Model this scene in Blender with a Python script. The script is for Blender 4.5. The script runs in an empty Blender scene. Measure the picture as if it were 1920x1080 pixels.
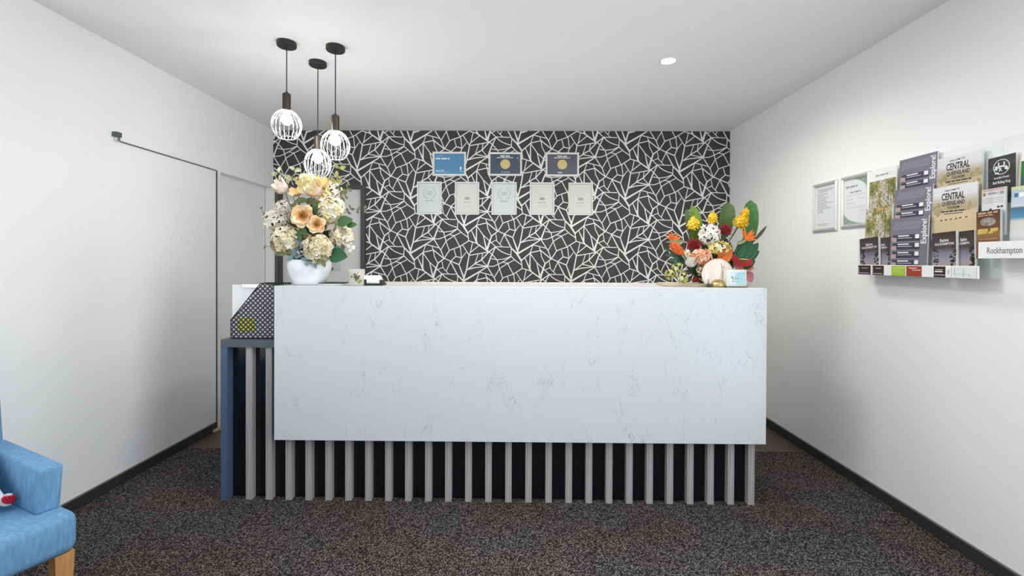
import bpy, bmesh, math, random
from mathutils import Vector, Matrix, Euler

# ------------------------------------------------------------------ camera, sky, exposure
SC = bpy.context.scene
COL = SC.collection
F_PX, CAM_H, CY = 853.33, 1.33, 494.16
cam_d = bpy.data.cameras.new('camera')
cam_d.sensor_width = 36.0
cam_d.lens = F_PX / 1920 * 36.0
cam_d.shift_y = -(540 - CY) / 1920
cam_d.clip_start = 0.02
cam = bpy.data.objects.new('camera', cam_d)
COL.objects.link(cam)
CAM_R = (Matrix.Rotation(0.00563, 3, 'Z') @ Matrix.Rotation(math.pi / 2 - 0.00647, 3, 'X') @ Matrix.Rotation(0.00412, 3, 'Z'))
cam.matrix_world = Matrix.Translation((0, 0, CAM_H)) @ CAM_R.to_4x4()
SC.camera = cam

world = bpy.data.worlds.new('world')
SC.world = world
world.use_nodes = True
bg = world.node_tree.nodes['Background']
bg.inputs[0].default_value = (0.93, 0.97, 1.0, 1)
bg.inputs[1].default_value = 0.85

SC.view_settings.view_transform = 'Standard'
SC.view_settings.look = 'None'
SC.view_settings.gamma = 1
SC.view_settings.use_curve_mapping = False
SC.view_settings.exposure = -0.07
SC.cycles.diffuse_bounces = 12
SC.cycles.transparent_max_bounces = 40

def lamp(name, kind, loc, rot, energy, col=(1, 1, 1), **kw):
    d = bpy.data.lights.new(name, kind); d.energy = energy; d.color = col
    for k, v in kw.items(): setattr(d, k, v)
    o = bpy.data.objects.new(name, d); COL.objects.link(o); o.location = loc; o.rotation_euler = rot
    return o
XL_NICHE = -2.827
# unseen area fills added to brighten the ceiling, side walls and desk front
lamp('ceiling_fill', 'AREA', (-0.1, 0.3, 1.0), (math.radians(120), 0, 0), 3.5, (0.95, 0.98, 1.0), shape='RECTANGLE', size=3.0, size_y=0.5, spread=math.radians(80))  # fill added below the view, aimed up at the rear ceiling
lamp('right_side_fill', 'AREA', (2.0, 0.5, 1.3), (0, math.radians(90), 0), 40, (0.84, 0.92, 1.0), shape='RECTANGLE', size=2.4, size_y=1.4)  # added cool fill beside the right wall, which has no window
lamp('niche_side_fill', 'AREA', (XL_NICHE + 0.05, 0.6, 1.35), (0, math.radians(-90), 0), 19, (0.92, 0.96, 1.0), shape='RECTANGLE', size=2.2, size_y=1.6)  # fill added to lift the left of the desk front, no window here
# unseen overhead fill, then the recessed downlight and one added spot
lamp('overhead_fill', 'AREA', (-0.1, 1.0, 2.55), (0, 0, 0), 22, (0.98, 0.99, 1.0), shape='RECTANGLE', size=3.0, size_y=1.2)  # added out of view to light the room from above
for lx, ly, e in ((1.005, 2.83, 70), (0.0, 2.0, 82)):  # first is the visible downlight, second an unseen fill spot added nearer
    lamp('downlight_and_fill_spot', 'SPOT', (lx, ly, 2.56), (0, 0, 0), e, (1, 0.965, 0.92), spot_size=math.radians(174), spot_blend=0.6, shadow_soft_size=0.22)
# hidden area fill added behind the counter to lift back wall and ceiling
lamp('back_wall_fill', 'AREA', (0.0, 2.98, 1.0), (math.radians(150), 0, 0), 7.5, (1, 0.98, 0.95), shape='RECTANGLE', size=2.4, size_y=0.25)

# room: x across, y away from the camera, z up (metres)
XL, XR, HC, YW = -2.327, 2.057, 2.575, 4.374
Y_FRONT = -0.55

# ------------------------------------------------------------------ measuring helpers (a sight line met with a real plane)
CAM_P = Vector((0, 0, CAM_H))
def ray(px, py):
    return CAM_R @ Vector(((px - 960) / F_PX, (CY - py) / F_PX, -1))
def at_y(px, py, Y):
    d = ray(px, py); return CAM_P + d * (Y / d.y)
def at_x(px, py, X):
    d = ray(px, py); return CAM_P + d * (X / d.x)
def at_z(px, py, Z):
    d = ray(px, py); return CAM_P + d * ((Z - CAM_H) / d.z)

# ------------------------------------------------------------------ materials
def lin(r, g, b):
    f = lambda c: (c / 255 / 12.92) if c / 255 <= 0.04045 else ((c / 255 + 0.055) / 1.055) ** 2.4
    return (f(r), f(g), f(b))
MATS = {}
def mat(name, col, rough=0.5, metal=0.0, noise=0.0, nscale=40, bump=0.0, bscale=200, emit=None, spec=None, stretch=None):
    if name in MATS: return MATS[name]
    m = bpy.data.materials.new(name); m.use_nodes = True
    nt = m.node_tree; b = nt.nodes['Principled BSDF']
    b.inputs['Base Color'].default_value = (*col, 1)
    b.inputs['Roughness'].default_value = rough
    b.inputs['Metallic'].default_value = metal
    if spec is not None: b.inputs['Specular IOR Level'].default_value = spec
    if emit:
        b.inputs['Emission Color'].default_value = (*emit[0], 1); b.inputs['Emission Strength'].default_value = emit[1]
    if noise or bump:
        tc = nt.nodes.new('ShaderNodeTexCoord')
        mp = nt.nodes.new('ShaderNodeMapping')
        nt.links.new(tc.outputs['Object'], mp.inputs[0])
        if stretch: mp.inputs['Scale'].default_value = stretch
    if noise:
        n = nt.nodes.new('ShaderNodeTexNoise'); n.inputs['Scale'].default_value = nscale; n.inputs['Detail'].default_value = 4
        nt.links.new(mp.outputs[0], n.inputs['Vector'])
        r = nt.nodes.new('ShaderNodeValToRGB')
        r.color_ramp.elements[0].position = 0.3; r.color_ramp.elements[1].position = 0.7
        r.color_ramp.elements[0].color = (*[max(0, c * (1 - noise)) for c in col], 1)
        r.color_ramp.elements[1].color = (*[min(1, c * (1 + noise)) for c in col], 1)
        nt.links.new(n.outputs['Fac'], r.inputs[0]); nt.links.new(r.outputs[0], b.inputs['Base Color'])
    if bump:
        n2 = nt.nodes.new('ShaderNodeTexNoise'); n2.inputs['Scale'].default_value = bscale; n2.inputs['Detail'].default_value = 3
        nt.links.new(mp.outputs[0], n2.inputs['Vector'])
        bp = nt.nodes.new('ShaderNodeBump'); bp.inputs['Strength'].default_value = bump; bp.inputs['Distance'].default_value = 0.002
        nt.links.new(n2.outputs['Fac'], bp.inputs['Height']); nt.links.new(bp.outputs[0], b.inputs['Normal'])
    MATS[name] = m
    return m

def N(nt, t, **kw):
    n = nt.nodes.new(t)
    for k, v in kw.items():
        if k in n.inputs: n.inputs[k].default_value = v
        else: setattr(n, k, v)
    return n

def carpet_mat():
    m = bpy.data.materials.new('loop_carpet'); m.use_nodes = True
    nt = m.node_tree; L = nt.links.new; b = nt.nodes['Principled BSDF']
    tc = N(nt, 'ShaderNodeTexCoord')
    v = N(nt, 'ShaderNodeTexVoronoi', Scale=165.0); L(tc.outputs['Object'], v.inputs['Vector'])
    n = N(nt, 'ShaderNodeTexNoise', Scale=2.2, Detail=2.0); L(tc.outputs['Object'], n.inputs['Vector'])
    r = N(nt, 'ShaderNodeValToRGB'); cr = r.color_ramp
    cr.elements[0].position = 0.05; cr.elements[0].color = (0.34, 0.325, 0.31, 1)
    cr.elements[1].position = 0.62; cr.elements[1].color = (0.032, 0.029, 0.028, 1)
    L(v.outputs['Distance'], r.inputs[0])
    # every loop its own yarn tone
    hs = N(nt, 'ShaderNodeSeparateColor'); L(v.outputs['Color'], hs.inputs[0])
    rr = N(nt, 'ShaderNodeValToRGB'); rr.color_ramp.elements[0].position = 0.1; rr.color_ramp.elements[0].color = (0.18, 0.17, 0.17, 1)
    rr.color_ramp.elements[1].position = 0.98; rr.color_ramp.elements[1].color = (1.3, 1.28, 1.25, 1)
    L(hs.outputs[0], rr.inputs[0])
    mx = N(nt, 'ShaderNodeMix', data_type='RGBA', blend_type='MULTIPLY'); mx.inputs[0].default_value = 1
    L(r.outputs[0], mx.inputs[6]); L(rr.outputs[0], mx.inputs[7])
    tint = N(nt, 'ShaderNodeValToRGB')
    tint.color_ramp.elements[0].position = 0.38; tint.color_ramp.elements[0].color = (1.0, 0.93, 0.86, 1)
    tint.color_ramp.elements[1].position = 0.62; tint.color_ramp.elements[1].color = (0.93, 0.96, 1.0, 1)
    L(n.outputs['Fac'], tint.inputs[0])
    m2 = N(nt, 'ShaderNodeMix', data_type='RGBA', blend_type='MULTIPLY'); m2.inputs[0].default_value = 1
    L(mx.outputs[2], m2.inputs[6]); L(tint.outputs[0], m2.inputs[7])
    L(m2.outputs[2], b.inputs['Base Color'])
    b.inputs['Roughness'].default_value = 0.95; b.inputs['Specular IOR Level'].default_value = 0.15
    inv = N(nt, 'ShaderNodeMath', operation='SUBTRACT'); inv.inputs[0].default_value = 1; L(v.outputs['Distance'], inv.inputs[1])
    bp = N(nt, 'ShaderNodeBump', Strength=0.8, Distance=0.004); L(inv.outputs[0], bp.inputs['Height']); L(bp.outputs[0], b.inputs['Normal'])
    return m

def marble_mat():
    m = bpy.data.materials.new('veined_white_stone'); m.use_nodes = True
    nt = m.node_tree; L = nt.links.new; b = nt.nodes['Principled BSDF']
    tc = N(nt, 'ShaderNodeTexCoord')
    mp = N(nt, 'ShaderNodeMapping'); mp.inputs['Scale'].default_value = (1.0, 1.0, 0.42); L(tc.outputs['Object'], mp.inputs[0])
    nz = N(nt, 'ShaderNodeTexNoise', Scale=7.0, Detail=5.0, Roughness=0.6); L(mp.outputs[0], nz.inputs['Vector'])
    sub = N(nt, 'ShaderNodeVectorMath', operation='SUBTRACT'); sub.inputs[1].default_value = (.5, .5, .5); L(nz.outputs['Color'], sub.inputs[0])
    sc = N(nt, 'ShaderNodeVectorMath', operation='SCALE'); sc.inputs['Scale'].default_value = 0.26; L(sub.outputs[0], sc.inputs[0])
    ad = N(nt, 'ShaderNodeVectorMath', operation='ADD'); L(mp.outputs[0], ad.inputs[0]); L(sc.outputs[0], ad.inputs[1])
    v = N(nt, 'ShaderNodeTexVoronoi', feature='DISTANCE_TO_EDGE', Scale=7.5); L(ad.outputs[0], v.inputs['Vector'])
    r = N(nt, 'ShaderNodeValToRGB'); r.color_ramp.elements[0].position = 0.0; r.color_ramp.elements[0].color = (1, 1, 1, 1)
    r.color_ramp.elements[1].position = 0.016; r.color_ramp.elements[1].color = (0, 0, 0, 1); L(v.outputs['Distance'], r.inputs[0])
    mk = N(nt, 'ShaderNodeTexNoise', Scale=9.0, Detail=3.0); L(tc.outputs['Object'], mk.inputs['Vector'])
    r2 = N(nt, 'ShaderNodeValToRGB'); r2.color_ramp.elements[0].position = 0.44; r2.color_ramp.elements[0].color = (0, 0, 0, 1)
    r2.color_ramp.elements[1].position = 0.66; r2.color_ramp.elements[1].color = (1, 1, 1, 1); L(mk.outputs['Fac'], r2.inputs[0])
    mu = N(nt, 'ShaderNodeMath', operation='MULTIPLY'); L(r.outputs[0], mu.inputs[0]); L(r2.outputs[0], mu.inputs[1])
    mu2 = N(nt, 'ShaderNodeMath', operation='MULTIPLY'); mu2.inputs[1].default_value = 0.62; L(mu.outputs[0], mu2.inputs[0])
    mx = N(nt, 'ShaderNodeMix', data_type='RGBA'); L(mu2.outputs[0], mx.inputs[0])
    mx.inputs[6].default_value = (0.64, 0.655, 0.665, 1); mx.inputs[7].default_value = (0.32, 0.33, 0.34, 1)
    L(mx.outputs[2], b.inputs['Base Color']); b.inputs['Roughness'].default_value = 0.3
    return m

def acrylic_mat():
    m = bpy.data.materials.new('clear_acrylic'); m.use_nodes = True
    nt = m.node_tree; L = nt.links.new
    out = nt.nodes['Material Output']; nt.nodes.remove(nt.nodes['Principled BSDF'])
    t = N(nt, 'ShaderNodeBsdfTransparent'); t.inputs[0].default_value = (0.985, 0.99, 0.99, 1)
    g = N(nt, 'ShaderNodeBsdfGlossy', Roughness=0.06); g.inputs[0].default_value = (0.9, 0.9, 0.9, 1)
    lw = N(nt, 'ShaderNodeLayerWeight'); pw = N(nt, 'ShaderNodeMath', operation='POWER'); pw.inputs[1].default_value = 5; L(lw.outputs['Facing'], pw.inputs[0])
    fr = N(nt, 'ShaderNodeMath', operation='MULTIPLY_ADD'); fr.inputs[1].default_value = 0.4; fr.inputs[2].default_value = 0.014; L(pw.outputs[0], fr.inputs[0])
    mx = N(nt, 'ShaderNodeMixShader'); L(fr.outputs[0], mx.inputs[0]); L(t.outputs[0], mx.inputs[1]); L(g.outputs[0], mx.inputs[2])
    L(mx.outputs[0], out.inputs[0])
    return m

def ramp_print(name, axis, stops, nz=0.08, nscale=60, rough=0.35):
    """Printed picture: bands of colour along one axis of the sheet, broken up by noise."""
    m = bpy.data.materials.new(name); m.use_nodes = True
    nt = m.node_tree; L = nt.links.new; b = nt.nodes['Principled BSDF']
    tc = N(nt, 'ShaderNodeTexCoord'); sp = N(nt, 'ShaderNodeSeparateXYZ'); L(tc.outputs['Generated'], sp.inputs[0])
    n = N(nt, 'ShaderNodeTexNoise', Scale=nscale, Detail=5.0); L(tc.outputs['Object'], n.inputs['Vector'])
    s = N(nt, 'ShaderNodeMath', operation='MULTIPLY_ADD'); s.inputs[1].default_value = nz * 2; s.inputs[2].default_value = -nz; L(n.outputs['Fac'], s.inputs[0])
    a = N(nt, 'ShaderNodeMath', operation='ADD'); L(sp.outputs[axis], a.inputs[0]); L(s.outputs[0], a.inputs[1])
    r = N(nt, 'ShaderNodeValToRGB')
    e = r.color_ramp.elements
    e[0].position, e[0].color = stops[0][0], (*stops[0][1], 1)
    e[1].position, e[1].color = stops[-1][0], (*stops[-1][1], 1)
    for p, c in stops[1:-1]:
        q = e.new(p); q.color = (*c, 1)
    L(a.outputs[0], r.inputs[0]); L(r.outputs[0], b.inputs['Base Color']); b.inputs['Roughness'].default_value = rough
    return m

M_WALL = mat('wall_paint', (0.87, 0.87, 0.86), 0.7, bump=0.03, bscale=300)
M_CEIL = mat('ceiling_paint', (0.86, 0.865, 0.855), 0.85)
M_TRIMW = mat('white_gloss_trim', (0.83, 0.82, 0.80), 0.4)
M_CARPET = carpet_mat()
M_VINYL = mat('brown_vinyl', (0.075, 0.06, 0.05), 0.45, noise=0.15, nscale=6)
M_BASE = mat('charcoal_skirting', (0.034, 0.034, 0.036), 0.4)
M_BASETOP = mat('grey_skirting_edge', (0.17, 0.17, 0.165), 0.4)
M_PAPER_DARK = mat('charcoal_wallpaper', (0.044, 0.041, 0.037), 0.6, noise=0.15, nscale=5, bump=0.05, bscale=500)
M_PAPER_LINE = mat('white_wallpaper_line', (0.86, 0.85, 0.83), 0.55)
M_DARKFRAME = mat('charcoal_door_frame', (0.05, 0.05, 0.048), 0.45)
M_DOORPALE = mat('pale_door_paint', (0.66, 0.655, 0.64), 0.5)
M_STONE = marble_mat()
M_SLAT = mat('weathered_grey_timber', (0.36, 0.335, 0.335), 0.6, noise=0.24, nscale=60, stretch=(3, 3, 0.06), bump=0.2, bscale=90)
M_BACKING = mat('gloss_black_panel', (0.006, 0.006, 0.009), 0.12)
M_BLUEGREY = mat('slate_blue_laminate', (0.07, 0.115, 0.185), 0.4)
M_LEDGE = mat('charcoal_laminate', (0.085, 0.095, 0.12), 0.4)
M_WHITE = mat('plain_white', (0.82, 0.82, 0.81), 0.45)
M_CERAMIC = mat('white_ceramic', (0.84, 0.85, 0.87), 0.22)
M_BLACK = mat('black_powdercoat', (0.012, 0.012, 0.012), 0.45)
M_BRONZE = mat('dark_bronze', (0.05, 0.042, 0.035), 0.35, metal=0.6)
M_WIRE = mat('white_wire', (0.38, 0.38, 0.37), 0.35)
M_CHROME = mat('chrome', (0.7, 0.7, 0.7), 0.2, metal=1)
M_SILVER = mat('silver_frame', (0.72, 0.72, 0.71), 0.35, metal=0.55)
M_SILVERW = mat('silver_white_frame', (0.78, 0.77, 0.75), 0.35)
M_ACRYL = acrylic_mat()
M_INK = mat('dark_ink', (0.03, 0.03, 0.032), 0.6)
M_GREYINK = mat('grey_ink', (0.32, 0.33, 0.33), 0.6)
M_PALEINK = mat('pale_grey_ink', (0.55, 0.56, 0.56), 0.6)
M_WHITEINK = mat('white_ink', (0.85, 0.85, 0.86), 0.5)
M_FABRIC = mat('blue_woven_fabric', (0.135, 0.30, 0.50), 0.85, noise=0.16, nscale=90, stretch=(1, 1, 0.25), bump=0.3, bscale=420)
M_WOODLEG = mat('honey_timber', (0.50, 0.25, 0.09), 0.4, noise=0.2, nscale=20, stretch=(4, 4, 0.4))

# ------------------------------------------------------------------ mesh helpers
ORG = {}
class MB:
    def __init__(s): s.v, s.f, s.m = [], [], []
    def add(s, vs, fs, mi=0):
        o = len(s.v); s.v += [Vector(v) for v in vs]
        for f in fs: s.f.append([i + o for i in f]); s.m.append(mi)
    def box(s, x0, x1, y0, y1, z0, z1, mi=0):
        if x0 > x1: x0, x1 = x1, x0
        if y0 > y1: y0, y1 = y1, y0
        if z0 > z1: z0, z1 = z1, z0
        s.add([(x0, y0, z0), (x1, y0, z0), (x1, y1, z0), (x0, y1, z0), (x0, y0, z1), (x1, y0, z1), (x1, y1, z1), (x0, y1, z1)],
              [(0, 3, 2, 1), (4, 5, 6, 7), (0, 1, 5, 4), (1, 2, 6, 5), (2, 3, 7, 6), (3, 0, 4, 7)], mi)
    def prism(s, pts, d, mi=0):
        """polygon pts (3D, planar) extruded by vector d"""
        n = len(pts); d = Vector(d)
        s.add([Vector(p) for p in pts] + [Vector(p) + d for p in pts],
              [list(range(n))[::-1], list(range(n, 2 * n))] + [(i, (i + 1) % n, n + (i + 1) % n, n + i) for i in range(n)], mi)
    def lathe(s, prof, c=(0, 0, 0), n=24, mi=0, axis=None, cap=True):
        c = Vector(c); R = Vector((0, 0, 1)).rotation_difference(Vector(axis)).to_matrix() if axis is not None else Matrix.Identity(3)
        vs = []
        for r, z in prof:
            for i in range(n):
                a = 2 * math.pi * i / n; vs.append(c + R @ Vector((r * math.cos(a), r * math.sin(a), z)))
        fs = []
        for k in range(len(prof) - 1):
            for i in range(n):
                j = (i + 1) % n; fs.append((k * n + i, k * n + j, (k + 1) * n + j, (k + 1) * n + i))
        if cap:
            if prof[0][0] > 1e-5: fs.append(list(range(n))[::-1])
            if prof[-1][0] > 1e-5: fs.append([(len(prof) - 1) * n + i for i in range(n)])
        s.add(vs, fs, mi)
    def tube(s, pts, r, n=6, mi=0):
        pts = [Vector(p) for p in pts]; k = len(pts)
        rs = r if isinstance(r, (list, tuple)) else [r] * k
        vs, fs = [], []
        up = None
        for i, p in enumerate(pts):
            t = (pts[min(i + 1, k - 1)] - pts[max(i - 1, 0)]).normalized()
            if up is None: up = t.orthogonal().normalized()
            up = (up - t * up.dot(t)).normalized(); w = t.cross(up)
            for q in range(n):
                a = 2 * math.pi * q / n; vs.append(p + (up * math.cos(a) + w * math.sin(a)) * rs[i])
        for i in range(k - 1):
            for q in range(n):
                j = (q + 1) % n; fs.append((i * n + q, i * n + j, (i + 1) * n + j, (i + 1) * n + q))
        fs.append(list(range(n))[::-1]); fs.append([(k - 1) * n + q for q in range(n)])
        s.add(vs, fs, mi)
    def ball(s, c, r, nu=10, nv=6, sc=(1, 1, 1), mi=0):
        c = Vector(c); vs = [c + Vector((0, 0, -r * sc[2]))]; fs = []
        for k in range(1, nv):
            a = -math.pi / 2 + math.pi * k / nv
            for i in range(nu):
                b = 2 * math.pi * i / nu
                vs.append(c + Vector((r * sc[0] * math.cos(a) * math.cos(b), r * sc[1] * math.cos(a) * math.sin(b), r * sc[2] * math.sin(a))))
        vs.append(c + Vector((0, 0, r * sc[2]))); top = len(vs) - 1
        for i in range(nu):
            j = (i + 1) % nu
            fs.append((0, 1 + j, 1 + i)); fs.append((top, 1 + (nv - 2) * nu + i, 1 + (nv - 2) * nu + j))
            for k in range(nv - 2):
                fs.append((1 + k * nu + i, 1 + k * nu + j, 1 + (k + 1) * nu + j, 1 + (k + 1) * nu + i))
        s.add(vs, fs, mi)
    def petal(s, c, n, ang, L, W, r0=0.0, cup=0.5, curl=0.0, mi=0, rows=4):
        """one petal leaving c around normal n at angle ang; cup lifts it towards n, curl bends its tip back"""
        c = Vector(c); n = Vector(n).normalized(); u = n.orthogonal().normalized(); w = n.cross(u)
        t = u * math.cos(ang) + w * math.sin(ang); b = n.cross(t)
        vs = []
        for k in range(rows + 1):
            x = k / rows
            wd = W * max(0.12, math.sin(math.pi * (0.12 + 0.80 * x))) if k < rows else W * 0.35
            p = c + t * (r0 + L * x * (1 - 0.15 * cup * x)) + n * (cup * L * x * x - curl * L * x ** 4)
            for q in (-1, 0, 1):
                vs.append(p + b * (q * wd / 2) + n * (abs(q) * wd * 0.14))
        fs = []
        for k in range(rows):
            for q in (0, 1):
                a = k * 3 + q; fs.append((a, a + 1, a + 4, a + 3))
        s.add(vs, fs, mi)
    def leaf(s, base, tip, W, nrm, droop=0.0, fold=0.15, mi=0, rows=8, shape=0.5, wavy=0.0, full=0.8):
        base, tip = Vector(base), Vector(tip); ax = tip - base; Ln = ax.length; t = ax.normalized()
        nrm = Vector(nrm); nrm = (nrm - t * nrm.dot(t)).normalized(); b = t.cross(nrm)
        vs = []
        for k in range(rows + 1):
            x = k / rows
            wd = W * (max(0.0, math.sin(math.pi * x ** (math.log(0.5) / math.log(shape)))) ** full + 0.02)
            p = base + t * (Ln * x) + nrm * (droop * Ln * math.sin(math.pi * x))
            for q in (-1, -0.5, 0, 0.5, 1):
                wv = wavy * wd * math.sin(k * 2.1 + q) * abs(q)
                vs.append(p + b * (q * wd / 2) + nrm * (abs(q) * wd * fold + wv))
        fs = []
        for k in range(rows):
            for q in range(4):
                a = k * 5 + q; fs.append((a, a + 1, a + 6, a + 5))
        s.add(vs, fs, mi)
    def build(s, name, mats, parent=None, loc=None, smooth=False, kind=None, label=None):
        me = bpy.data.meshes.new(name)
        off = Vector(loc) if (loc is not None and parent is None) else (ORG.get(parent.name, Vector((0, 0, 0))) if parent else Vector((0, 0, 0)))
        me.from_pydata([v - off for v in s.v], [], s.f)
        if not isinstance(mats, (list, tuple)): mats = [mats]
        for m in mats: me.materials.append(m)
        if len(mats) > 1: me.polygons.foreach_set('material_index', s.m)
        if smooth: me.polygons.foreach_set('use_smooth', [True] * len(me.polygons))
        me.update()
        o = bpy.data.objects.new(name, me); COL.objects.link(o)
        if parent: o.parent = parent; ORG[o.name] = off
        elif loc is not None: o.location = loc; ORG[o.name] = off
        if kind: o['kind'] = kind
        if label: o['label'] = label
        return o

def bevel(o, w, seg=2, smooth=True):
    bm = bmesh.new(); bm.from_mesh(o.data)
    bmesh.ops.bevel(bm, geom=list(bm.edges), offset=w, segments=seg, profile=0.5, affect='EDGES', clamp_overlap=True)
    bm.to_mesh(o.data); bm.free()
    if smooth:
        o.data.polygons.foreach_set('use_smooth', [True] * len(o.data.polygons))
        o.data.update()
        try: o.data.set_sharp_from_angle(angle=math.radians(50))
        except Exception: pass
    return o

def thing(name, label, cat, loc=(0, 0, 0), group=None, local=False, M=None):
    o = bpy.data.objects.new(name, None); COL.objects.link(o); o.empty_display_size = 0.05
    if M is not None: o.matrix_world = M
    else: o.location = loc
    o['label'] = label; o['category'] = cat
    if group: o['group'] = group
    if not local and M is None: ORG[o.name] = Vector(loc)
    return o
def tag(o, label, cat, group=None):
    o['label'] = label; o['category'] = cat
    if group: o['group'] = group
    return o
def struct(name, mb, m, loc=(0, 0, 0), parent=None):
    o = mb.build(name, m, parent, None if parent else loc); o['kind'] = 'structure'; return o
def B(*a, mi=0):
    mb = MB(); mb.box(*a, mi=mi); return mb

def text_into(mb, body, size, M, mi=0, align='CENTER', sx=1.0, spacing=1.0, bold=0.02):
    """lettering as flat mesh, M places its XY plane"""
    cu = bpy.data.curves.new('lettering', 'FONT'); cu.body = body; cu.size = size
    cu.align_x = align; cu.align_y = 'CENTER'; cu.space_character = spacing; cu.resolution_u = 2; cu.offset = size * bold
    ob = bpy.data.objects.new('lettering', cu)
    me = bpy.data.meshes.new_from_object(ob)
    S = M @ Matrix.Diagonal((sx, 1, 1, 1))
    mb.add([S @ v.co for v in me.vertices], [list(p.vertices) for p in me.polygons], mi)
    bpy.data.objects.remove(ob); bpy.data.curves.remove(cu); bpy.data.meshes.remove(me)

random.seed(11)
# ------------------------------------------------------------------ room shell
Y_VIN = at_z(1480, 847, 0).y; Y_NICHE = 1.99
struct('floor', B(XL - 0.65, XR + 0.2, Y_FRONT, Y_VIN, -0.06, 0), M_CARPET)
struct('floor', B(XL - 0.2, XR + 0.2, Y_VIN, YW + 0.2, -0.06, -0.003), M_VINYL)
struct('ceiling', B(XL - 0.65, XR + 0.2, Y_FRONT, YW + 0.2, HC, HC + 0.08), M_CEIL)
struct('wall_right', B(XR, XR + 0.12, Y_FRONT, YW + 0.12, 0, HC), M_WALL)
Y_J0 = at_x(405.5, 560, XL).y; Y_J1 = at_x(413, 560, XL).y
HEAD = at_x(405, 320, XL).z
w = MB()
w.box(XL - 0.12, XL, Y_NICHE, Y_J1, 0, HC); w.box(XL - 0.62, XL - 0.5, Y_FRONT, Y_NICHE + 0.12, 0, HC); w.box(XL - 0.5, XL - 0.12, Y_NICHE, Y_NICHE + 0.12, 0, HC); w.box(XL - 0.12, XL, Y_J1, YW + 0.12, HEAD, HC)
struct('wall_left', w, M_WALL)
# door recess at the far end of the left wall
struct('door_1', B(XL - 0.115, XL - 0.075, Y_J1 - 0.01, YW - 0.01, 0.008, HEAD + 0.03), mat('recess_door_paint', (0.86, 0.86, 0.85), 0.5))
struct('trim_1', B(XL - 0.001, XL + 0.004, Y_J0 + 0.012, Y_J1, 0.02, HEAD - 0.002), M_TRIMW)
struct('trim_2', B(XL - 0.001, XL + 0.0012, Y_J0 - 0.004, Y_J0 + 0.012, 0.02, HEAD), mat('shadow_gap_strip', (0.06, 0.06, 0.055), 0.6))  # dark strip colours in the shadow gap beside the jamb
o = struct('trim_3', B(XL + 0.0, XL + 0.035, Y_J0 - 0.06, Y_J1, 0, 0.016), mat('pale_timber_sill', (0.55, 0.47, 0.36), 0.5))
# back wall with its doorway
dl, dr = at_y(517.5, 440, YW).x, at_y(685.7, 440, YW).x
dh = at_y(600, 347.8, YW).z
w = MB(); w.box(dr, XR + 0.12, YW, YW + 0.12, 0, HC); w.box(XL - 0.12, dr, YW, YW + 0.12, dh, HC); w.box(XL - 0.12, dl, YW, YW + 0.12, 0, dh)
wall_back = struct('wall_back', w, M_PAPER_DARK)
struct('trim_4', B(XL - 0.074, dl, YW - 0.006, YW, 0, HEAD - 0.001), M_TRIMW)

# the wallpaper print: one repeat, traced, laid out in its half-drop lattice
TILE = [([(455,650),(470,590),(500,490),(532,310),(535,285)],27,15), ([(535,285),(555,240),(585,105)],14,13), ([(535,285),(495,225),(450,152)],15,13),
 ([(548,288),(812,240)],15,15), ([(558,245),(675,150)],14,14), ([(530,855),(645,890),(670,910),(800,1000)],14,24), ([(570,712),(650,895)],12,27),
 ([(640,640),(637,860)],14,22), ([(735,780),(778,965)],13,24), ([(645,650),(735,775),(830,862),(905,935)],14,14), ([(935,722),(850,787),(825,862),(785,985)],14,34),
 ([(840,880),(915,845),(1000,935)],12,12), ([(905,935),(1100,942)],13,13), ([(155,552),(195,592),(245,625),(310,652),(365,665)],15,13), ([(155,552),(65,620)],16,16),
 ([(155,555),(90,690),(38,830)],14,25), ([(65,622),(115,670),(178,740),(207,850),(255,990)],15,13), ([(815,238),(712,350),(620,405),(512,492)],18,16),
 ([(660,280),(620,400)],12,12), ([(725,265),(712,350)],12,12), ([(712,352),(792,448)],13,13), ([(620,410),(790,445)],14,14), ([(512,490),(610,462),(790,445)],18,13),
 ([(792,448),(680,520),(460,650)],14,30), ([(792,448),(850,540),(895,610),(937,722)],16,14), ([(685,525),(862,570)],15,13), ([(680,525),(640,637)],13,13),
 ([(640,637),(515,745)],16,19), ([(640,635),(782,602)],15,15), ([(770,560),(785,600),(800,690),(850,787)],13,14), ([(785,600),(937,722)],18,16),
 ([(455,650),(515,745)],30,26), ([(515,745),(530,855)],17,14), ([(530,855),(400,938),(255,990)],15,14), ([(455,648),(375,570),(275,380)],27,14),
 ([(395,422),(460,600)],15,26), ([(275,372),(395,420)],16,18), ([(395,420),(430,330),(490,250)],17,11), ([(275,372),(350,305),(430,325)],15,15), ([(350,305),(325,210)],13,13),
 ([(430,325),(410,160)],13,13), ([(325,787),(405,940)],14,14), ([(410,742),(325,785),(212,857),(140,980)],13,13), ([(260,217),(187,332)],15,15), ([(187,332),(275,372)],15,15),
 ([(275,380),(215,510)],13,13), ([(155,375),(170,460)],12,12), ([(375,575),(370,685)],13,13), ([(370,685),(440,750),(515,802)],14,14),
 ([(370,685),(290,720),(180,735),(100,720)],13,13), ([(368,690),(280,752),(190,800),(120,828),(40,830)],14,14), ([(325,782),(265,772)],12,12)]
anc = at_y(1170.7, 476.7, YW); S_T = YW / F_PX / 7.5
paper = MB()
def clip_seg(p, q, x0, x1, z0, z1):
    t0, t1 = 0.0, 1.0; d = (q[0] - p[0], q[1] - p[1])
    for a, b in ((-d[0], p[0] - x0), (d[0], x1 - p[0]), (-d[1], p[1] - z0), (d[1], z1 - p[1])):
        if abs(a) < 1e-12:
            if b < 0: return None
        else:
            r = b / a
            if a < 0: t0 = max(t0, r)
            else: t1 = min(t1, r)
    return None if t0 >= t1 else (t0, t1)
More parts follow.
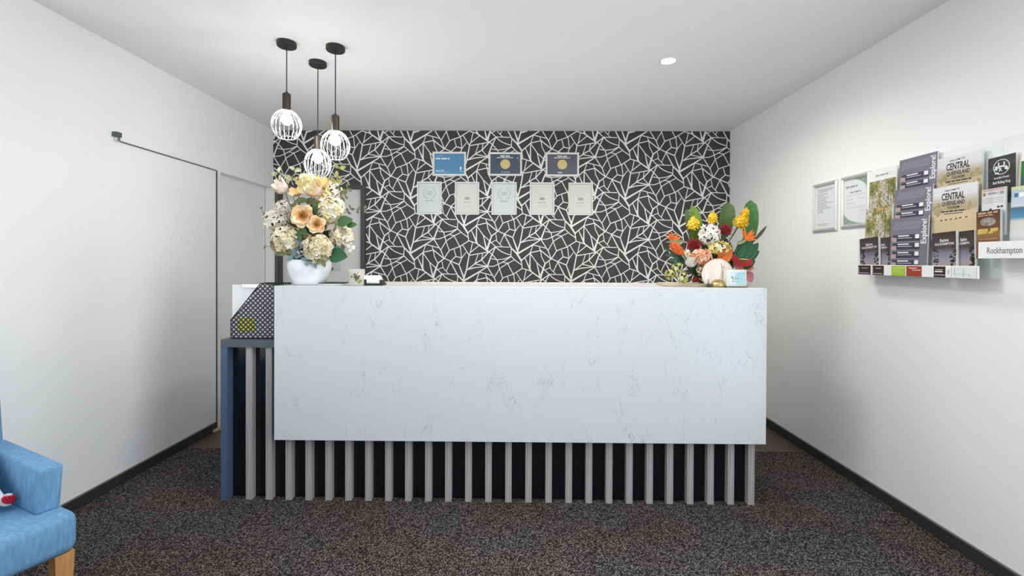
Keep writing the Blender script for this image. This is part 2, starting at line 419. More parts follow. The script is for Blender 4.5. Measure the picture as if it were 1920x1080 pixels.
for i in range(-7, 4):
    for j in range(-9, 10):
        ox, oy = i * 754, i * -385 + j * 770
        for pts, w0, w1 in TILE:
            W = [(anc.x + (p[0] + ox - 455) * S_T, anc.z - (p[1] + oy - 650) * S_T) for p in pts]
            n = len(W) - 1
            for k in range(n):
                p, q = W[k], W[k + 1]
                wa, wb = w0 + (w1 - w0) * k / n, w0 + (w1 - w0) * (k + 1) / n
                L = math.hypot(q[0] - p[0], q[1] - p[1]); u = ((q[0] - p[0]) / L, (q[1] - p[1]) / L)
                e = 0.35 * wa * S_T * 0.9
                p = (p[0] - u[0] * e, p[1] - u[1] * e); q = (q[0] + u[0] * e, q[1] + u[1] * e)
                rects = [(dr + 0.004, XR - 0.002, 0.02, HC - 0.002), (XL + 0.002, dr + 0.004, dh + 0.004, HC - 0.002)]
                for rc in rects:
                    c = clip_seg(p, q, *rc)
                    if not c: continue
                    t0, t1 = c
                    a = (p[0] + (q[0] - p[0]) * t0, p[1] + (q[1] - p[1]) * t0); b = (p[0] + (q[0] - p[0]) * t1, p[1] + (q[1] - p[1]) * t1)
                    ha = (wa + (wb - wa) * t0) * S_T * 0.43; hb = (wa + (wb - wa) * t1) * S_T * 0.43
                    nx, nz = -u[1], u[0]
                    y = YW - 0.0006 - 0.000013 * (len(paper.f) % 61)
                    paper.add([(a[0] - nx * ha, y, a[1] - nz * ha), (b[0] - nx * hb, y, b[1] - nz * hb), (b[0] + nx * hb, y, b[1] + nz * hb), (a[0] + nx * ha, y, a[1] + nz * ha)], [(0, 1, 2, 3)])
o = paper.build('wallpaper_print', M_PAPER_LINE, wall_back, kind='stuff')

# office door in the back wall
d2 = thing('door_2', 'pale door in a charcoal frame in the patterned back wall', 'door', (dl, YW, 0)); del d2['category']; d2['kind'] = 'structure'
jw, jr, jh = at_y(527.8, 450, YW).x, at_y(677, 450, YW).x, at_y(600, 353.6, YW).z
B(dl, jw, YW - 0.02, YW + 0.10, 0, dh).build('jamb', M_DARKFRAME, d2)
B(dl + 0.016, dl + 0.022, YW - 0.026, YW - 0.02, 0, dh).build('jamb_bead', M_BASETOP, d2)
B(jr, dr, YW - 0.02, YW + 0.10, 0, dh).build('jamb', M_DARKFRAME, d2)
B(jw, jr, YW - 0.02, YW + 0.10, jh, dh).build('head_jamb', M_DARKFRAME, d2)
leafo = B(jw + 0.003, jr - 0.003, YW + 0.02, YW + 0.06, 0.008, jh - 0.003).build('door_leaf', M_DOORPALE, d2)
a, b_ = at_y(617, 492.7, YW), at_y(637, 507.6, YW)
pl = B(a.x, b_.x, YW + 0.015, YW + 0.02, b_.z, a.z).build('lock_plate', mat('grey_plate', (0.52, 0.54, 0.53), 0.4), leafo)
k = MB(); kp = at_y(621.5, 503.5, YW); k.lathe([(0.012, 0), (0.012, 0.03), (0.006, 0.034)], (kp.x, YW + 0.015, kp.z), 14, axis=(0, -1, 0)); k.build('door_knob', mat('dark_steel', (0.06, 0.06, 0.06), 0.35), leafo)

# skirting boards
HB = 0.065
def skirting(name, x, s, y0, y1):
    r = B(x, x + s * 0.012, y0, y1, 0, HB - 0.006).build(name, M_BASE); r['kind'] = 'structure'
    B(x, x + s * 0.009, y0, y1, HB - 0.006, HB).build('top_edge', M_BASETOP, r)
skirting('baseboard_left', XL, 1, Y_NICHE, Y_J0 - 0.004)
skirting('baseboard_right', XR, -1, Y_FRONT, YW)
b = B(dr, XR, YW - 0.012, YW, 0, HB).build('baseboard_back', M_BASE); b['kind'] = 'structure'

# sliding door track on the left wall
p0, p1 = at_x(213, 262, XL), at_x(404, 320, XL)
tr = thing('door_track', 'thin dark sliding-door track with end stop high on the left wall', 'track', (XL, p0.y, HEAD))
B(XL, XL + 0.006, p0.y + 0.01, Y_J0, HEAD - 0.003, HEAD + 0.004).build('rail', mat('track_grey', (0.10, 0.10, 0.10), 0.45), tr)
B(XL, XL + 0.03, p0.y - 0.012, p0.y + 0.022, HEAD + 0.018, HEAD + 0.045).build('end_stop', mat('stop_grey', (0.09, 0.10, 0.10), 0.5), tr)
B(XL, XL + 0.022, p0.y + 0.0, p0.y + 0.02, HEAD - 0.006, HEAD + 0.018).build('stop_bracket', M_CHROME, tr)

# ------------------------------------------------------------------ reception desk
YS = 2.493; DY = -0.0069
desk = thing('reception_desk', 'long reception desk with veined white stone front above grey timber slats', 'reception desk', local=True,
             M=Matrix.Translation((0, YS, 0)) @ Matrix.Rotation(math.atan(DY), 4, 'Z'))
H_TOP, H_MID = 1.188, 0.3524
sl, sr = -1.299, 1.348
LEDGE = at_y(463, 637, YS).z
xl = at_y(412.8, 800, YS - 0.005).x
# raised counter
bevel(B(sl, sr, -0.05, -0.03, H_MID, H_TOP).build('front_panel', M_STONE, desk), 0.0015, 1, False)
bevel(B(sl, sr, -0.029, 0.27, H_TOP - 0.02, H_TOP).build('countertop', M_STONE, desk), 0.0015, 1, False)
B(sl + 0.03, sr - 0.03, -0.029, 0.25, LEDGE + 0.001, H_TOP - 0.021).build('counter_carcass', M_WHITE, desk)
xa = at_y(718, 534, 2.74).x
B(xa, at_y(1335, 534, 2.74).x, 0.245, 0.27, H_TOP + 0.0005, H_TOP + 0.011).build('rear_strip', mat('cream_stone', (0.66, 0.62, 0.55), 0.4, noise=0.15, nscale=60), desk)
# lower desk
B(xl, 1.318, -0.012, 0.82, LEDGE - 0.042, LEDGE).build('ledge', M_LEDGE, desk)
B(xl, xl + 0.036, -0.012, 0.80, 0, LEDGE - 0.0425).build('side_panel', M_BLUEGREY, desk)
B(1.28, 1.318, 0.045, 0.80, 0, LEDGE - 0.0425).build('side_panel', M_BACKING, desk)
B(xl + 0.037, 1.279, 0.040, 0.058, 0, LEDGE - 0.0425).build('backing_panel', M_BACKING, desk)
x0 = at_y(458.6, 800, YS).x; x1 = at_y(1403.6, 830, YS - 0.01).x
slat0 = None
for k in range(26):
    x = x0 + (x1 - x0) * k / 25
    if slat0 is None:
        s0 = B(-0.0175, 0.0175, -0.0195, 0.0195, 0, LEDGE - 0.0425).build('slat', M_SLAT, desk); bevel(s0, 0.0012, 1, False); slat0 = s0; o = s0
    else:
        o = slat0.copy(); COL.objects.link(o); o.parent = desk
    o.location = (x + 0.0175, 0.0195, 0)

# ------------------------------------------------------------------ magazine file and papers on the ledge
zl = LEDGE + 0.001
yf = 2.525
def fp(px, py, y=yf): q = at_y(px, py, y); return q
A = fp(433, 600); Bp = fp(488, 531.5); Cx = fp(531, 531.5).x
poly = [(A.x, zl + 0.003), (Cx, zl + 0.003), (Cx, Bp.z), (Bp.x, Bp.z), (A.x, A.z)]
mf = thing('magazine_file', 'black metal mesh magazine file on the low ledge at the desk left end', 'magazine file', (A.x, yf, zl))
D_F = 0.085
def lattice(poly, y, mi=0):
    mb = MB()
    xs = [p[0] for p in poly]; zs = [p[1] for p in poly]; cx, cz = sum(xs) / 5, sum(zs) / 5
    P, Wd = 0.0190, 0.0066
    for dx, dz in ((1, 1), (1, -1)):
        d = (dx / 2 ** .5, dz / 2 ** .5); n = (-d[1], d[0])
        for k in range(-20, 21):
            o = (cx + n[0] * P * k, cz + n[1] * P * k)
            t0, t1 = -9, 9; ok = True
            for i in range(len(poly)):
                a, b = poly[i], poly[(i + 1) % len(poly)]
                en = (-(b[1] - a[1]), b[0] - a[0])
                num = en[0] * (o[0] - a[0]) + en[1] * (o[1] - a[1]); den = en[0] * d[0] + en[1] * d[1]
                if abs(den) < 1e-9:
                    if num < 0: ok = False
                elif den > 0: t0 = max(t0, -num / den)
                else: t1 = min(t1, -num / den)
            if not ok or t0 >= t1: continue
            h = Wd / 2
            q = [(o[0] + d[0] * t + n[0] * s * h, y + (0.0004 if dz > 0 else 0), o[1] + d[1] * t + n[1] * s * h) for t, s in ((t0, -1), (t1, -1), (t1, 1), (t0, 1))]
            mb.prism(q, (0, 0.0006, 0), mi)
    return mb
lattice(poly, yf).build('mesh_side', M_BLACK, mf, kind='stuff')
lattice(poly, yf + D_F).build('mesh_side', M_BLACK, mf, kind='stuff')
rim = MB()
for y in (yf, yf + D_F):
    pp = [(p[0], y, p[1]) for p in poly]
    for i in range(5): rim.tube([pp[i], pp[(i + 1) % 5]], 0.0028, 6)
for p in poly: rim.tube([(p[0], yf, p[1]), (p[0], yf + D_F, p[1])], 0.0028, 6)
rim.build('rim_wire', M_BLACK, mf)
B(A.x, Cx, yf, yf + D_F, zl, zl + 0.002).build('base_plate', M_BLACK, mf)
ds = thing('document_stack', 'pale papers with a lime square label inside the mesh file', 'papers', (A.x + .01, yf + .01, zl + .004))
mb = MB(); q0, q1 = fp(437, 600, yf + .02), fp(490, 537, yf + .02)
pg = [(q0.x, zl + .0035), (Cx - .008, zl + .0035), (Cx - .008, q1.z), (q1.x, q1.z), (q0.x, q0.z)]
mb.prism([(p[0], yf + .0062, p[1]) for p in pg], (0, .024, 0)); mb.build('pages', mat('lavender_white_paper', (0.80, 0.80, 0.86), .6), ds)
a, b = fp(447, 596, yf + .005), fp(478, 622, yf + .005)
B(a.x, b.x, yf + .0035, yf + .006, b.z, a.z).build('lime_label', mat('lime_card', (0.66, 0.70, 0.05), .5), ds)
cb = thing('clipboard', 'white clipboard with steel clip standing behind the black mesh file', 'clipboard', (A.x, yf + .05, zl))
a = fp(436.5, 533.5, yf + .05); zt = a.z
board = B(a.x, a.x + .215, yf + .045, yf + .049, zl + .003, zt).build('board', M_WHITE, cb)
a1, b1 = fp(455, 533, yf + .04), fp(490, 539, yf + .04)
mb = MB(); mb.box(a1.x, b1.x, yf + .036, yf + .045, b1.z, a1.z); mb.lathe([(.004, 0), (.004, .012)], (a1.x + .012, yf + .044, b1.z + .008), 10, axis=(0, -1, 0))
mb.build('clip', M_CHROME, board)

# ------------------------------------------------------------------ pendant lamps
M_BULB = mat('lit_bulb', (1, 0.97, 0.9), 0.3, emit=((1, 0.97, 0.93), 115))
def pendant(px, py, s_top, c_top, c_bot, rad, label):
    c = at_z(px, py, HC); x, y = c.x, c.y
    zst, zct, zcb = at_y(px, s_top, y).z, at_y(px, c_top, y).z, at_y(px, c_bot, y).z
    t = thing('pendant_lamp', label, 'pendant lamp', (x, y, HC), 'wire globe pendants above the desk')
    m = MB(); m.lathe([(0.053, 0), (0.053, -0.022), (0.049, -0.026), (0.008, -0.026), (0.006, -0.04), (0.003, -0.042)][::-1], (x, y, HC), 28); m.build('canopy', M_BLACK, t, smooth=False)
    m = MB(); m.tube([(x, y, HC - 0.04), (x, y, zst)], 0.0032, 8); m.build('cord', M_BLACK, t)
    m = MB(); m.lathe([(0.0225, zct - 0.004), (0.0225, zst - 0.006), (0.017, zst), (0.006, zst + 0.006), (0.0045, zst + 0.012)], (x, y, 0), 20); holder = m.build('lamp_holder', M_BRONZE, t)
    H = zct - zcb
    def prof(u):   # radius of the cage at fraction u down from the holder
        th = math.radians(20) + u * math.radians(180 - 20 - 36)
        return rad * math.sin(th), zct - H * (math.cos(math.radians(20)) - math.cos(th)) / (math.cos(math.radians(20)) + math.cos(math.radians(36)))
    wire = None
    for k in range(20):
        a = 2 * math.pi * k / 20
        if wire is None:
            m = MB(); m.tube([(x + prof(u / 12)[0], y, prof(u / 12)[1]) for u in range(13)], 0.0021, 5)
            o = wire = m.build('cage_wire', M_WIRE, t, smooth=True)
        else:
            o = wire.copy(); COL.objects.link(o); o.parent = t
        o.rotation_euler = (0, 0, a)
    r1, z1 = prof(1)
    m = MB(); m.tube([(x + r1 * math.cos(q * math.pi / 16), y + r1 * math.sin(q * math.pi / 16), z1) for q in range(33)], 0.0026, 6); m.build('cage_ring', M_WIRE, t, smooth=True)
    zb = zct - 0.052
    m = MB(); m.lathe([(0.0005, zb - 0.032), (0.016, zb - 0.028), (0.027, zb - 0.014), (0.031, zb), (0.027, zb + 0.016), (0.016, zb + 0.032), (0.013, zct - 0.004)], (x, y, 0), 18); m.build('bulb', M_BULB, holder, smooth=True)
pendant(537.5, 79.5, 175, 207, 258.5, 0.0805, 'leftmost black-capped wire globe pendant, hanging highest near the left wall')
pendant(596, 116.5, 255, 281, 331, 0.0795, 'middle wire globe pendant hanging lowest, just above the cream bouquet')
pendant(629, 87.5, 216, 246, 297, 0.0815, 'rightmost wire globe pendant in front of the patterned wall')

# recessed downlight
dlc = at_z(1253, 114, HC)
dn = thing('downlight', 'lit round recessed downlight in the white ceiling', 'downlight', (dlc.x, dlc.y, HC))
m = MB(); m.lathe([(0.043, -0.0035), (0.050, -0.004), (0.054, -0.001), (0.054, 0.0)], (dlc.x, dlc.y, HC), 32, cap=False); m.build('trim_ring', M_WHITE, dn, smooth=True)
m = MB(); m.lathe([(0.0005, -0.003), (0.043, -0.003)], (dlc.x, dlc.y, HC), 32, cap=False); m.build('lens', mat('lit_lens', (1, 1, 1), .3, emit=((1, 0.96, 0.9), 30)), dn)

# ------------------------------------------------------------------ framed certificates on the back wall
def cframe(tl, br, fw, name, label, group, paper_m, mould):
    a, b = at_y(*tl, YW - .012), at_y(*br, YW - .012)
    w_, h_ = b.x - a.x, a.z - b.z; c = Vector(((a.x + b.x) / 2, YW - .001, (a.z + b.z) / 2))
    M = Matrix.Translation(c) @ Matrix(((1, 0, 0), (0, 0, -1), (0, 1, 0))).to_4x4()
    t = thing(name, label, 'picture frame', group=group, M=M)
    fr = MB(); W, Hh, d = w_ / 2, h_ / 2, .014
    for s0, s1, s2, s3 in ((-W, W, Hh - fw, Hh), (-W, W, -Hh, -Hh + fw), (-W, -W + fw, -Hh + fw, Hh - fw), (W - fw, W, -Hh + fw, Hh - fw)): fr.box(s0, s1, s2, s3, 0, d)
    fr.build('frame_moulding', mould, t)
    B(-W + fw, W - fw, -Hh + fw, Hh - fw, 0.001, .006).build('print', paper_m, t)
    return t, W - fw, Hh - fw
def bars(t, name, rows, m, z=.0063):
    mb = MB()
    for x0, x1, y, h in rows:
        # illegible lettering: a row of word-length dashes
        x = x0
        while x < x1 - 1e-6:
            wl = min(random.uniform(2.0, 5.0) * h, x1 - x); mb.box(x, x + wl, y - h / 2, y + h / 2, z, z + .0004); x += wl + h * .7
    return mb.build(name, m, t, kind='stuff')
M_AWARD_BLUE = mat('blue_award_print', (0.085, 0.25, 0.44), .35); M_AWARD_NAVY = mat('navy_award_print', (0.062, 0.085, 0.125), .35); M_AWARD_PLUM = mat('slate_award_print', (0.105, 0.105, 0.135), .35)
M_GOLD = mat('gold_seal_foil', (0.66, 0.53, 0.24), .35, metal=.3, noise=.25, nscale=120)
t, W, Hh = cframe((811, 284.5), (873.7, 329.7), .018, 'award_frame', 'silver frame with a bright blue award sheet, upper left on the patterned wall', 'landscape award frames', M_AWARD_BLUE, M_SILVERW)
bars(t, 'lettering', [(-W * .93, -W * .0, Hh * .52, .014)], M_WHITEINK); bars(t, 'small_lettering', [(-W * .93, -W * .35, -Hh * .68, .012), (-W * .93, 0.0, -Hh * .82, .004), (-W * .9, -W * .45, Hh * .78, .004)], mat('pale_blue_ink', (.45, .65, .78), .5))
m = MB(); m.prism([(W * .7, -Hh * .30, .0063), (W * .72, -Hh * .58, .0063), (W * .78, -Hh * .62, .0063), (W * .84, -Hh * .35, .0063), (W * .80, -Hh * .28, .0063)], (0, 0, .0004)); m.box(W * .68, W * .9, -Hh * .74, -Hh * .70, .0063, .0067); m.build('cup_emblem', M_WHITEINK, t)
for tl, br, lab, pm, bl in (((916, 285.4), (978.7, 329.7), 'silver frame with navy award and gold seal, middle of the upper row', M_AWARD_NAVY, True), ((1023, 285.8), (1085.6, 330.7), 'silver frame with slate-grey award and gold seal, right of the upper row', M_AWARD_PLUM, False)):
    t, W, Hh = cframe(tl, br, .018, 'award_frame', lab, 'landscape award frames', pm, M_SILVERW)
    m = MB(); m.lathe([(.044, 0), (.047, .001), (.044, .002), (.036, .0022), (.034, .0016)], (0, 0, .0062), 28); m.build('gold_seal', M_GOLD, t)
    bars(t, 'lettering', [(-W * .34, W * .30, Hh * .82, .011), (-W * .55, W * .52, Hh * .66, .008)], M_WHITEINK)
    bars(t, 'small_lettering', [(-W * .3, W * .3 if bl else 0, -Hh * .8, .009)], mat('grey_green_ink', (.35, .40, .40), .5) if bl else M_WHITEINK)
    if bl:
        m = MB(); m.lathe([(.012, 0), (.012, .0004)], (W * .84, Hh * .62, .0063), 12); m.build('corner_dot', mat('sky_dot', (.10, .30, .52), .4), t)
M_CERT_C = mat('cool_white_card', (.69, .72, .72), .5); M_CERT_W = mat('warm_white_card', (.72, .70, .67), .5)
for tl, br, lab, laurel, cm in (
    ((782, 340.3), (828, 401.6), 'white-framed certificate with laurel wreath, leftmost of the lower row', True, M_CERT_C),
    ((852.9, 341), (898.3, 402.5), 'white-framed certificate without wreath, second from left in lower row', False, M_CERT_W),
    ((921.8, 341.3), (968.7, 402.9), 'white-framed certificate with laurel wreath, in the middle of the lower row', True, M_CERT_C),
    ((993.5, 341.9), (1039.4, 403), 'white-framed certificate without wreath, fourth from left in lower row', False, M_CERT_W),
    ((1066, 342.4), (1111.4, 403.5), 'white-framed certificate without wreath, rightmost of the lower row', False, M_CERT_W)):
    t, W, Hh = cframe(tl, br, .013, 'certificate_frame', lab, 'portrait certificate frames', cm, M_SILVERW)
    ln = MB(); g = .006
    for q in ((-W, W, Hh - g * .6, Hh), (-W, W, -Hh, -Hh + g * .6), (-W, -W + g * .5, -Hh, Hh), (W - g * .5, W, -Hh, Hh)): ln.box(*q, .0062, .0066)
    ln.build('inner_line', M_GREYINK, t)
    cy = Hh * .32 if laurel else 0.0
    m = MB(); s = .030 if laurel else .024
    for bx in (-1, 1):
        m.tube([(bx * s * .5 + s * .42 * math.cos(q * math.pi / 6), cy + s * .45 * math.sin(q * math.pi / 6), .0064) for q in range(13)], .0022, 4)
    m.build('monogram', M_INK if not laurel else M_GREYINK, t)
    if laurel:
        m = MB()
        for sd in (-1, 1):
            for q in range(9):
                a = math.radians(-75 + q * 17); cx_, cz_ = sd * .054 * math.cos(a), cy + .054 * math.sin(a)
                m.leaf((cx_, cz_, .0064), (cx_ - sd * .012 * math.sin(a) + sd * .006, cz_ + .014 * math.cos(a), .0066), .007, (0, 0, 1), rows=3, fold=0)
        m.build('laurel_wreath', M_GREYINK, t)
    bars(t, 'lettering', [(-W * .36, W * .34, -Hh * (.18 if laurel else .27), .007 if laurel else .006)], M_GREYINK)
    bars(t, 'small_lettering', [(-W * .3, W * .3, cy + Hh * .27 if not laurel else cy + .02, .004)] + ([] if laurel else [(-W * .38, W * .4, -Hh * .46, .005), (-W * .2, W * .2, -Hh * .58, .004)]), M_PALEINK)

# ------------------------------------------------------------------ right wall: frames, racks, brochures
RW = Matrix(((0, 0, -1), (-1, 0, 0), (0, 1, 0))).to_4x4()   # x along the wall towards the camera, y up, z out of the wall
def rw(X, px, py):
    q = at_x(px, py, X); return q
def wall_thing(name, label, cat, X, Y, Z, lean=0.0, twist=0.0, group=None):
    return thing(name, label, cat, group=group, M=Matrix.Translation((X, Y, Z)) @ RW @ Matrix.Rotation(twist, 4, 'Z') @ Matrix.Rotation(lean, 4, 'X'))
for (pl_, pr_, py_t, py_b, lab, green) in ((1523.5, 1568.5, 347.5, 436.5, 'silver snap frame with a typed white notice, left on the right wall', False), (1576, 1630, 334, 429.5, 'silver snap frame with green-cornered certificate beside the brochure rack', True)):
    a = rw(XR - .012, pl_, py_t); b = rw(XR - .012, pl_, py_b); c = rw(XR - .012, pr_, 380)
    w_, h_ = a.y - c.y, a.z - b.z; W, Hh, fw = w_ / 2, h_ / 2, .024
    t = wall_thing('notice_frame', lab, 'picture frame', XR - .0005, (a.y + c.y) / 2, (a.z + b.z) / 2, group='silver frames on the right wall')
    fr = MB()
    for s0, s1, s2, s3 in ((-W, W, Hh - fw, Hh), (-W, W, -Hh, -Hh + fw), (-W, -W + fw, -Hh + fw, Hh - fw), (W - fw, W, -Hh + fw, Hh - fw)):
        # mitred bevelled moulding: outer edge thin, inner rise
        fr.box(s0, s1, s2, s3, 0, .009)
    for (ax, ay, bx, by) in ((-W, Hh, W, Hh), (W, Hh, W, -Hh), (W, -Hh, -W, -Hh), (-W, -Hh, -W, Hh)):
        d = Vector((bx - ax, by - ay, 0)).normalized(); n = Vector((d.y, -d.x, 0)); A0, B0 = Vector((ax, ay, .0091)), Vector((bx, by, .0091))
        i0, i1 = A0 + n * fw + d * fw, B0 + n * fw - d * fw; m0, m1 = A0 + n * fw * .5 + d * fw * .5 + Vector((0, 0, .006)), B0 + n * fw * .5 - d * fw * .5 + Vector((0, 0, .006))
        fr.add([A0, B0, m1, m0], [(0, 1, 2, 3)]); fr.add([m0, m1, i1, i0], [(0, 1, 2, 3)])
    fr.build('frame_moulding', M_SILVER, t)
    W -= fw; Hh -= fw
    B(-W, W, -Hh, Hh, .001, .004).build('print', mat('notice_paper', (.74, .76, .76), .4), t)
    if green:
        m = MB(); z = .0042
        arc = [(-W * .45 + (W * 1.45) * math.sin(q * math.pi / 16), Hh * .38 + Hh * .62 * math.cos(q * math.pi / 16), z) for q in range(9)]
        for q in range(8): m.add([arc[q], arc[q + 1], (W, max(arc[q + 1][1], arc[q][1]), z), (W, Hh, z)] if False else [arc[q], arc[q + 1], (W, Hh, z)], [(0, 1, 2)])
        arc = [(-W + 2 * W * (1 - math.cos(q * math.pi / 16)), -Hh + Hh * .55 * (1 - math.sin(q * math.pi / 16)), z) for q in range(9)]
        for q in range(8): m.add([arc[q], arc[q + 1], (-W, -Hh, z)], [(0, 1, 2)])
        m.build('green_corner', mat('sage_green_ink', (.27, .36, .31), .5), t)
        bars(t, 'lettering', [(-W * .85, W * .2, Hh * .68, .010), (-W * .45, W * .45, Hh * .42, .008)], M_GREYINK, .0044)
        bars(t, 'small_lettering', [(-W * .85, W * .8, Hh * (.3 - .0), .003), (-W * .8, -W * .2, Hh * .1, .004), (-W * .8, -W * .1, -Hh * .05, .004), (-W * .8, W * .8, -Hh * .27, .003), (W * .4, W * .8, -Hh * .42, .004), (W * .3, W * .7, Hh * .1, .004)], M_PALEINK, .0044)
    else:
        rows = [(-W * .85, W * .85, Hh * .86, .004), (-W * .6, W * .7, Hh * .80, .004), (-W * .8, W * .3, Hh * .73, .004)] + [(-W * .8, W * random.uniform(-.4, .8), Hh * (.62 - .085 * q), .004) for q in range(11)] + [(-W * .8, W * .4, -Hh * .8, .003), (-W * .7, W * .2, -Hh * .87, .003)]
        bars(t, 'lettering', rows, M_GREYINK, .0044)

X_T, X_M, X_L, X_F = 2.030, 2.006, 1.982, 1.962
zb_rack = rw(X_F, 1609, 514.5).z; zt_rack = rw(X_T, 1626, 320).z
yA = rw(X_F, 1609, 500).y; yB = rw(X_F, 1838, 500).y
yc1, yc2 = rw(X_L, 1664.5, 450).y, rw(X_L, 1742, 450).y
rk = thing('brochure_rack', 'clear acrylic three-column brochure rack on the right wall', 'brochure rack', (XR, yA, zb_rack))
B(XR - .005, XR - .001, yB, yA, zb_rack, zt_rack).build('back_plate', M_ACRYL, rk)
for y in (yA, yc1, yc2, yB): B(X_F, XR - .006, y - .0015, y + .0015, zb_rack, zt_rack - .04 if y != yA else zt_rack - .2).build('divider', M_ACRYL, rk)
tiers = [(X_T - .012, zb_rack + .36, zb_rack + .47), (X_M - .012, zb_rack + .18, zb_rack + .27)]
for X, z0, z1 in tiers:
    for ya, yb in ((yA, yc1), (yc1, yc2), (yc2, yB)):
        B(X - .002, X, yb + .003, ya - .003, z0, z1).build('pocket_front', M_ACRYL, rk)
        B(X, XR - .006, yb + .003, ya - .003, z0, z0 + .002).build('pocket_floor', M_ACRYL, rk)
for ya, yb in ((yA, yc1), (yc1, yc2), (yc2, yB)):
    B(X_F - .002, X_F, yb + .003, ya - .003, zb_rack, zb_rack + .19).build('pocket_front', M_ACRYL, rk)
B(X_F, XR - .006, yB + .003, yA - .003, zb_rack, zb_rack + .003).build('rack_floor', M_ACRYL, rk)
zs = zb_rack + .056
B(X_F - .004, X_F - .0025, yB, yA, zb_rack + .001, zs).build('label_strip', M_WHITE, rk)
yR = rw(X_F, 1836, 470).y
zr0, zr1 = rw(X_F, 1838, 485).z, rw(X_F, 1836, 454).z
yE = 1.22
zrt = rw(X_T, 1845, 266).z
rk2 = thing('brochure_rack', 'second clear brochure rack at the right frame edge, lettered white strip below', 'brochure rack', (XR, yR, zr0))
B(XR - .005, XR - .001, yE, yR - .004, zr0, zrt).build('back_plate', M_ACRYL, rk2)
yd = rw(X_L, 1886, 400).y
for y in (yR - .004, yd, yd - .24, yE): B(X_F, XR - .006, y - .0015, y + .0015, zr0, zrt - .1).build('divider', M_ACRYL, rk2)
for ya, yb in ((yR - .004, yd), (yd, yd - .24)):
    for X, z0, z1 in ((X_T - .012, zr0 + .27, zr0 + .35), (X_M - .012, zr0 + .12, zr0 + .20), (X_F, zr0, zr0 + .12)):
        B(X - .002, X, yb + .003, ya - .003, z0, z1).build('pocket_front', M_ACRYL, rk2)
B(X_F, XR - .006, yE, yR - .006, zr0, zr0 + .003).build('rack_floor', M_ACRYL, rk2)
stp = B(X_F - .006, X_F - .0025, yE, yR - .002, zr0 + .001, zr1).build('label_strip', M_WHITE, rk2)
m = MB(); q = rw(X_F - .006, 1851, 470); q2 = rw(X_F - .006, 1917, 470)
text_into(m, 'Rockhampton', 0.037, Matrix.Translation((X_F - .0064, (q.y + q2.y) / 2, (zr0 + zr1) / 2 - .003)) @ RW, bold=0.004)
# squeeze lettering to its measured width
xs = [v.y for v in m.v]; cm_, hw = (max(xs) + min(xs)) / 2, (max(xs) - min(xs)); kk = (q.y - q2.y) / hw
for v in m.v: v.y = (q.y + q2.y) / 2 + (v.y - cm_) * kk
m.build('lettering', mat('charcoal_ink', (.10, .10, .10), .5), rk2)

def brochure(name, label, X, pl_, pr_, py_top, h_, group, base=None, twist=0.0, lean=-0.03, th=.006, w_=None, page=M_WHITE, cat='brochure'):
    """upright stack of sheets whose face stands at X; top-left corner seen at (pl_, py_top)"""
    a = rw(X, pl_, py_top); c = rw(X, pr_, py_top)
    w0 = w_ or (a.y - c.y)
    t = wall_thing(name, label, cat, X + .0005, a.y - w0 / 2, a.z - h_, lean, twist, group)
    B(-w0 / 2, w0 / 2, 0, h_, -th, -.0002).build('pages', page, t)
    if base: B(-w0 / 2 + .0005, w0 / 2 - .0005, 0, h_, -.0002, .0002).build('cover', base, t)
    return t, w0, h_
def fl(t, name, rects, m, z=.0003):
    mb = MB()
    for r in rects: mb.box(*r, z, z + .0003)
    return mb.build(name, m, t)
def words(t, name, items, m, z=.0005, bold=.02):
    mb = MB()
    for s, size, x, y, rot, wid in items:
        k = MB(); text_into(k, s, size, Matrix.Identity(4), bold=bold)
        xs = [v.x for v in k.v]; kx = wid / (max(xs) - min(xs)) if wid else 1
        R = Matrix.Translation((x, y, z)) @ Matrix.Rotation(rot, 4, 'Z')
        mb.add([R @ Vector((v.x * kx, v.y, 0)) for v in k.v], k.f)
    return mb.build(name, m, t)
# --- column 1: woodland magazines and the upright leaflets
def wood_print():
    m = bpy.data.materials.new('woodland_print'); m.use_nodes = True
    nt = m.node_tree; L = nt.links.new; b = nt.nodes['Principled BSDF']; b.inputs['Roughness'].default_value = .35
    tc = N(nt, 'ShaderNodeTexCoord'); mp = N(nt, 'ShaderNodeMapping'); mp.inputs['Scale'].default_value = (1, .55, 1); L(tc.outputs['Object'], mp.inputs[0])
    big = N(nt, 'ShaderNodeTexNoise', Scale=16.0, Detail=2.0); L(mp.outputs[0], big.inputs['Vector'])
    fine = N(nt, 'ShaderNodeTexNoise', Scale=110.0, Detail=6.0, Roughness=.7); L(mp.outputs[0], fine.inputs['Vector'])
    r1 = N(nt, 'ShaderNodeValToRGB'); e = r1.color_ramp.elements
    e[0].position, e[0].color = .32, (.16, .19, .05, 1); e[1].position, e[1].color = .68, (.62, .57, .47, 1)
    for p, c in ((.40, (.28, .29, .10, 1)), (.46, (.45, .38, .18, 1)), (.52, (.60, .56, .48, 1))): q = e.new(p); q.color = c
    L(big.outputs['Fac'], r1.inputs[0])
    r2 = N(nt, 'ShaderNodeValToRGB'); r2.color_ramp.elements[0].position = .36; r2.color_ramp.elements[0].color = (.12, .13, .07, 1); r2.color_ramp.elements[1].position = .56; r2.color_ramp.elements[1].color = (1.1, 1.1, 1.05, 1)
    L(fine.outputs['Fac'], r2.inputs[0])
    mx = N(nt, 'ShaderNodeMix', data_type='RGBA', blend_type='MULTIPLY'); mx.inputs[0].default_value = 1; L(r1.outputs[0], mx.inputs[6]); L(r2.outputs[0], mx.inputs[7]); L(mx.outputs[2], b.inputs['Base Color'])
    return m
M_WOOD = wood_print()
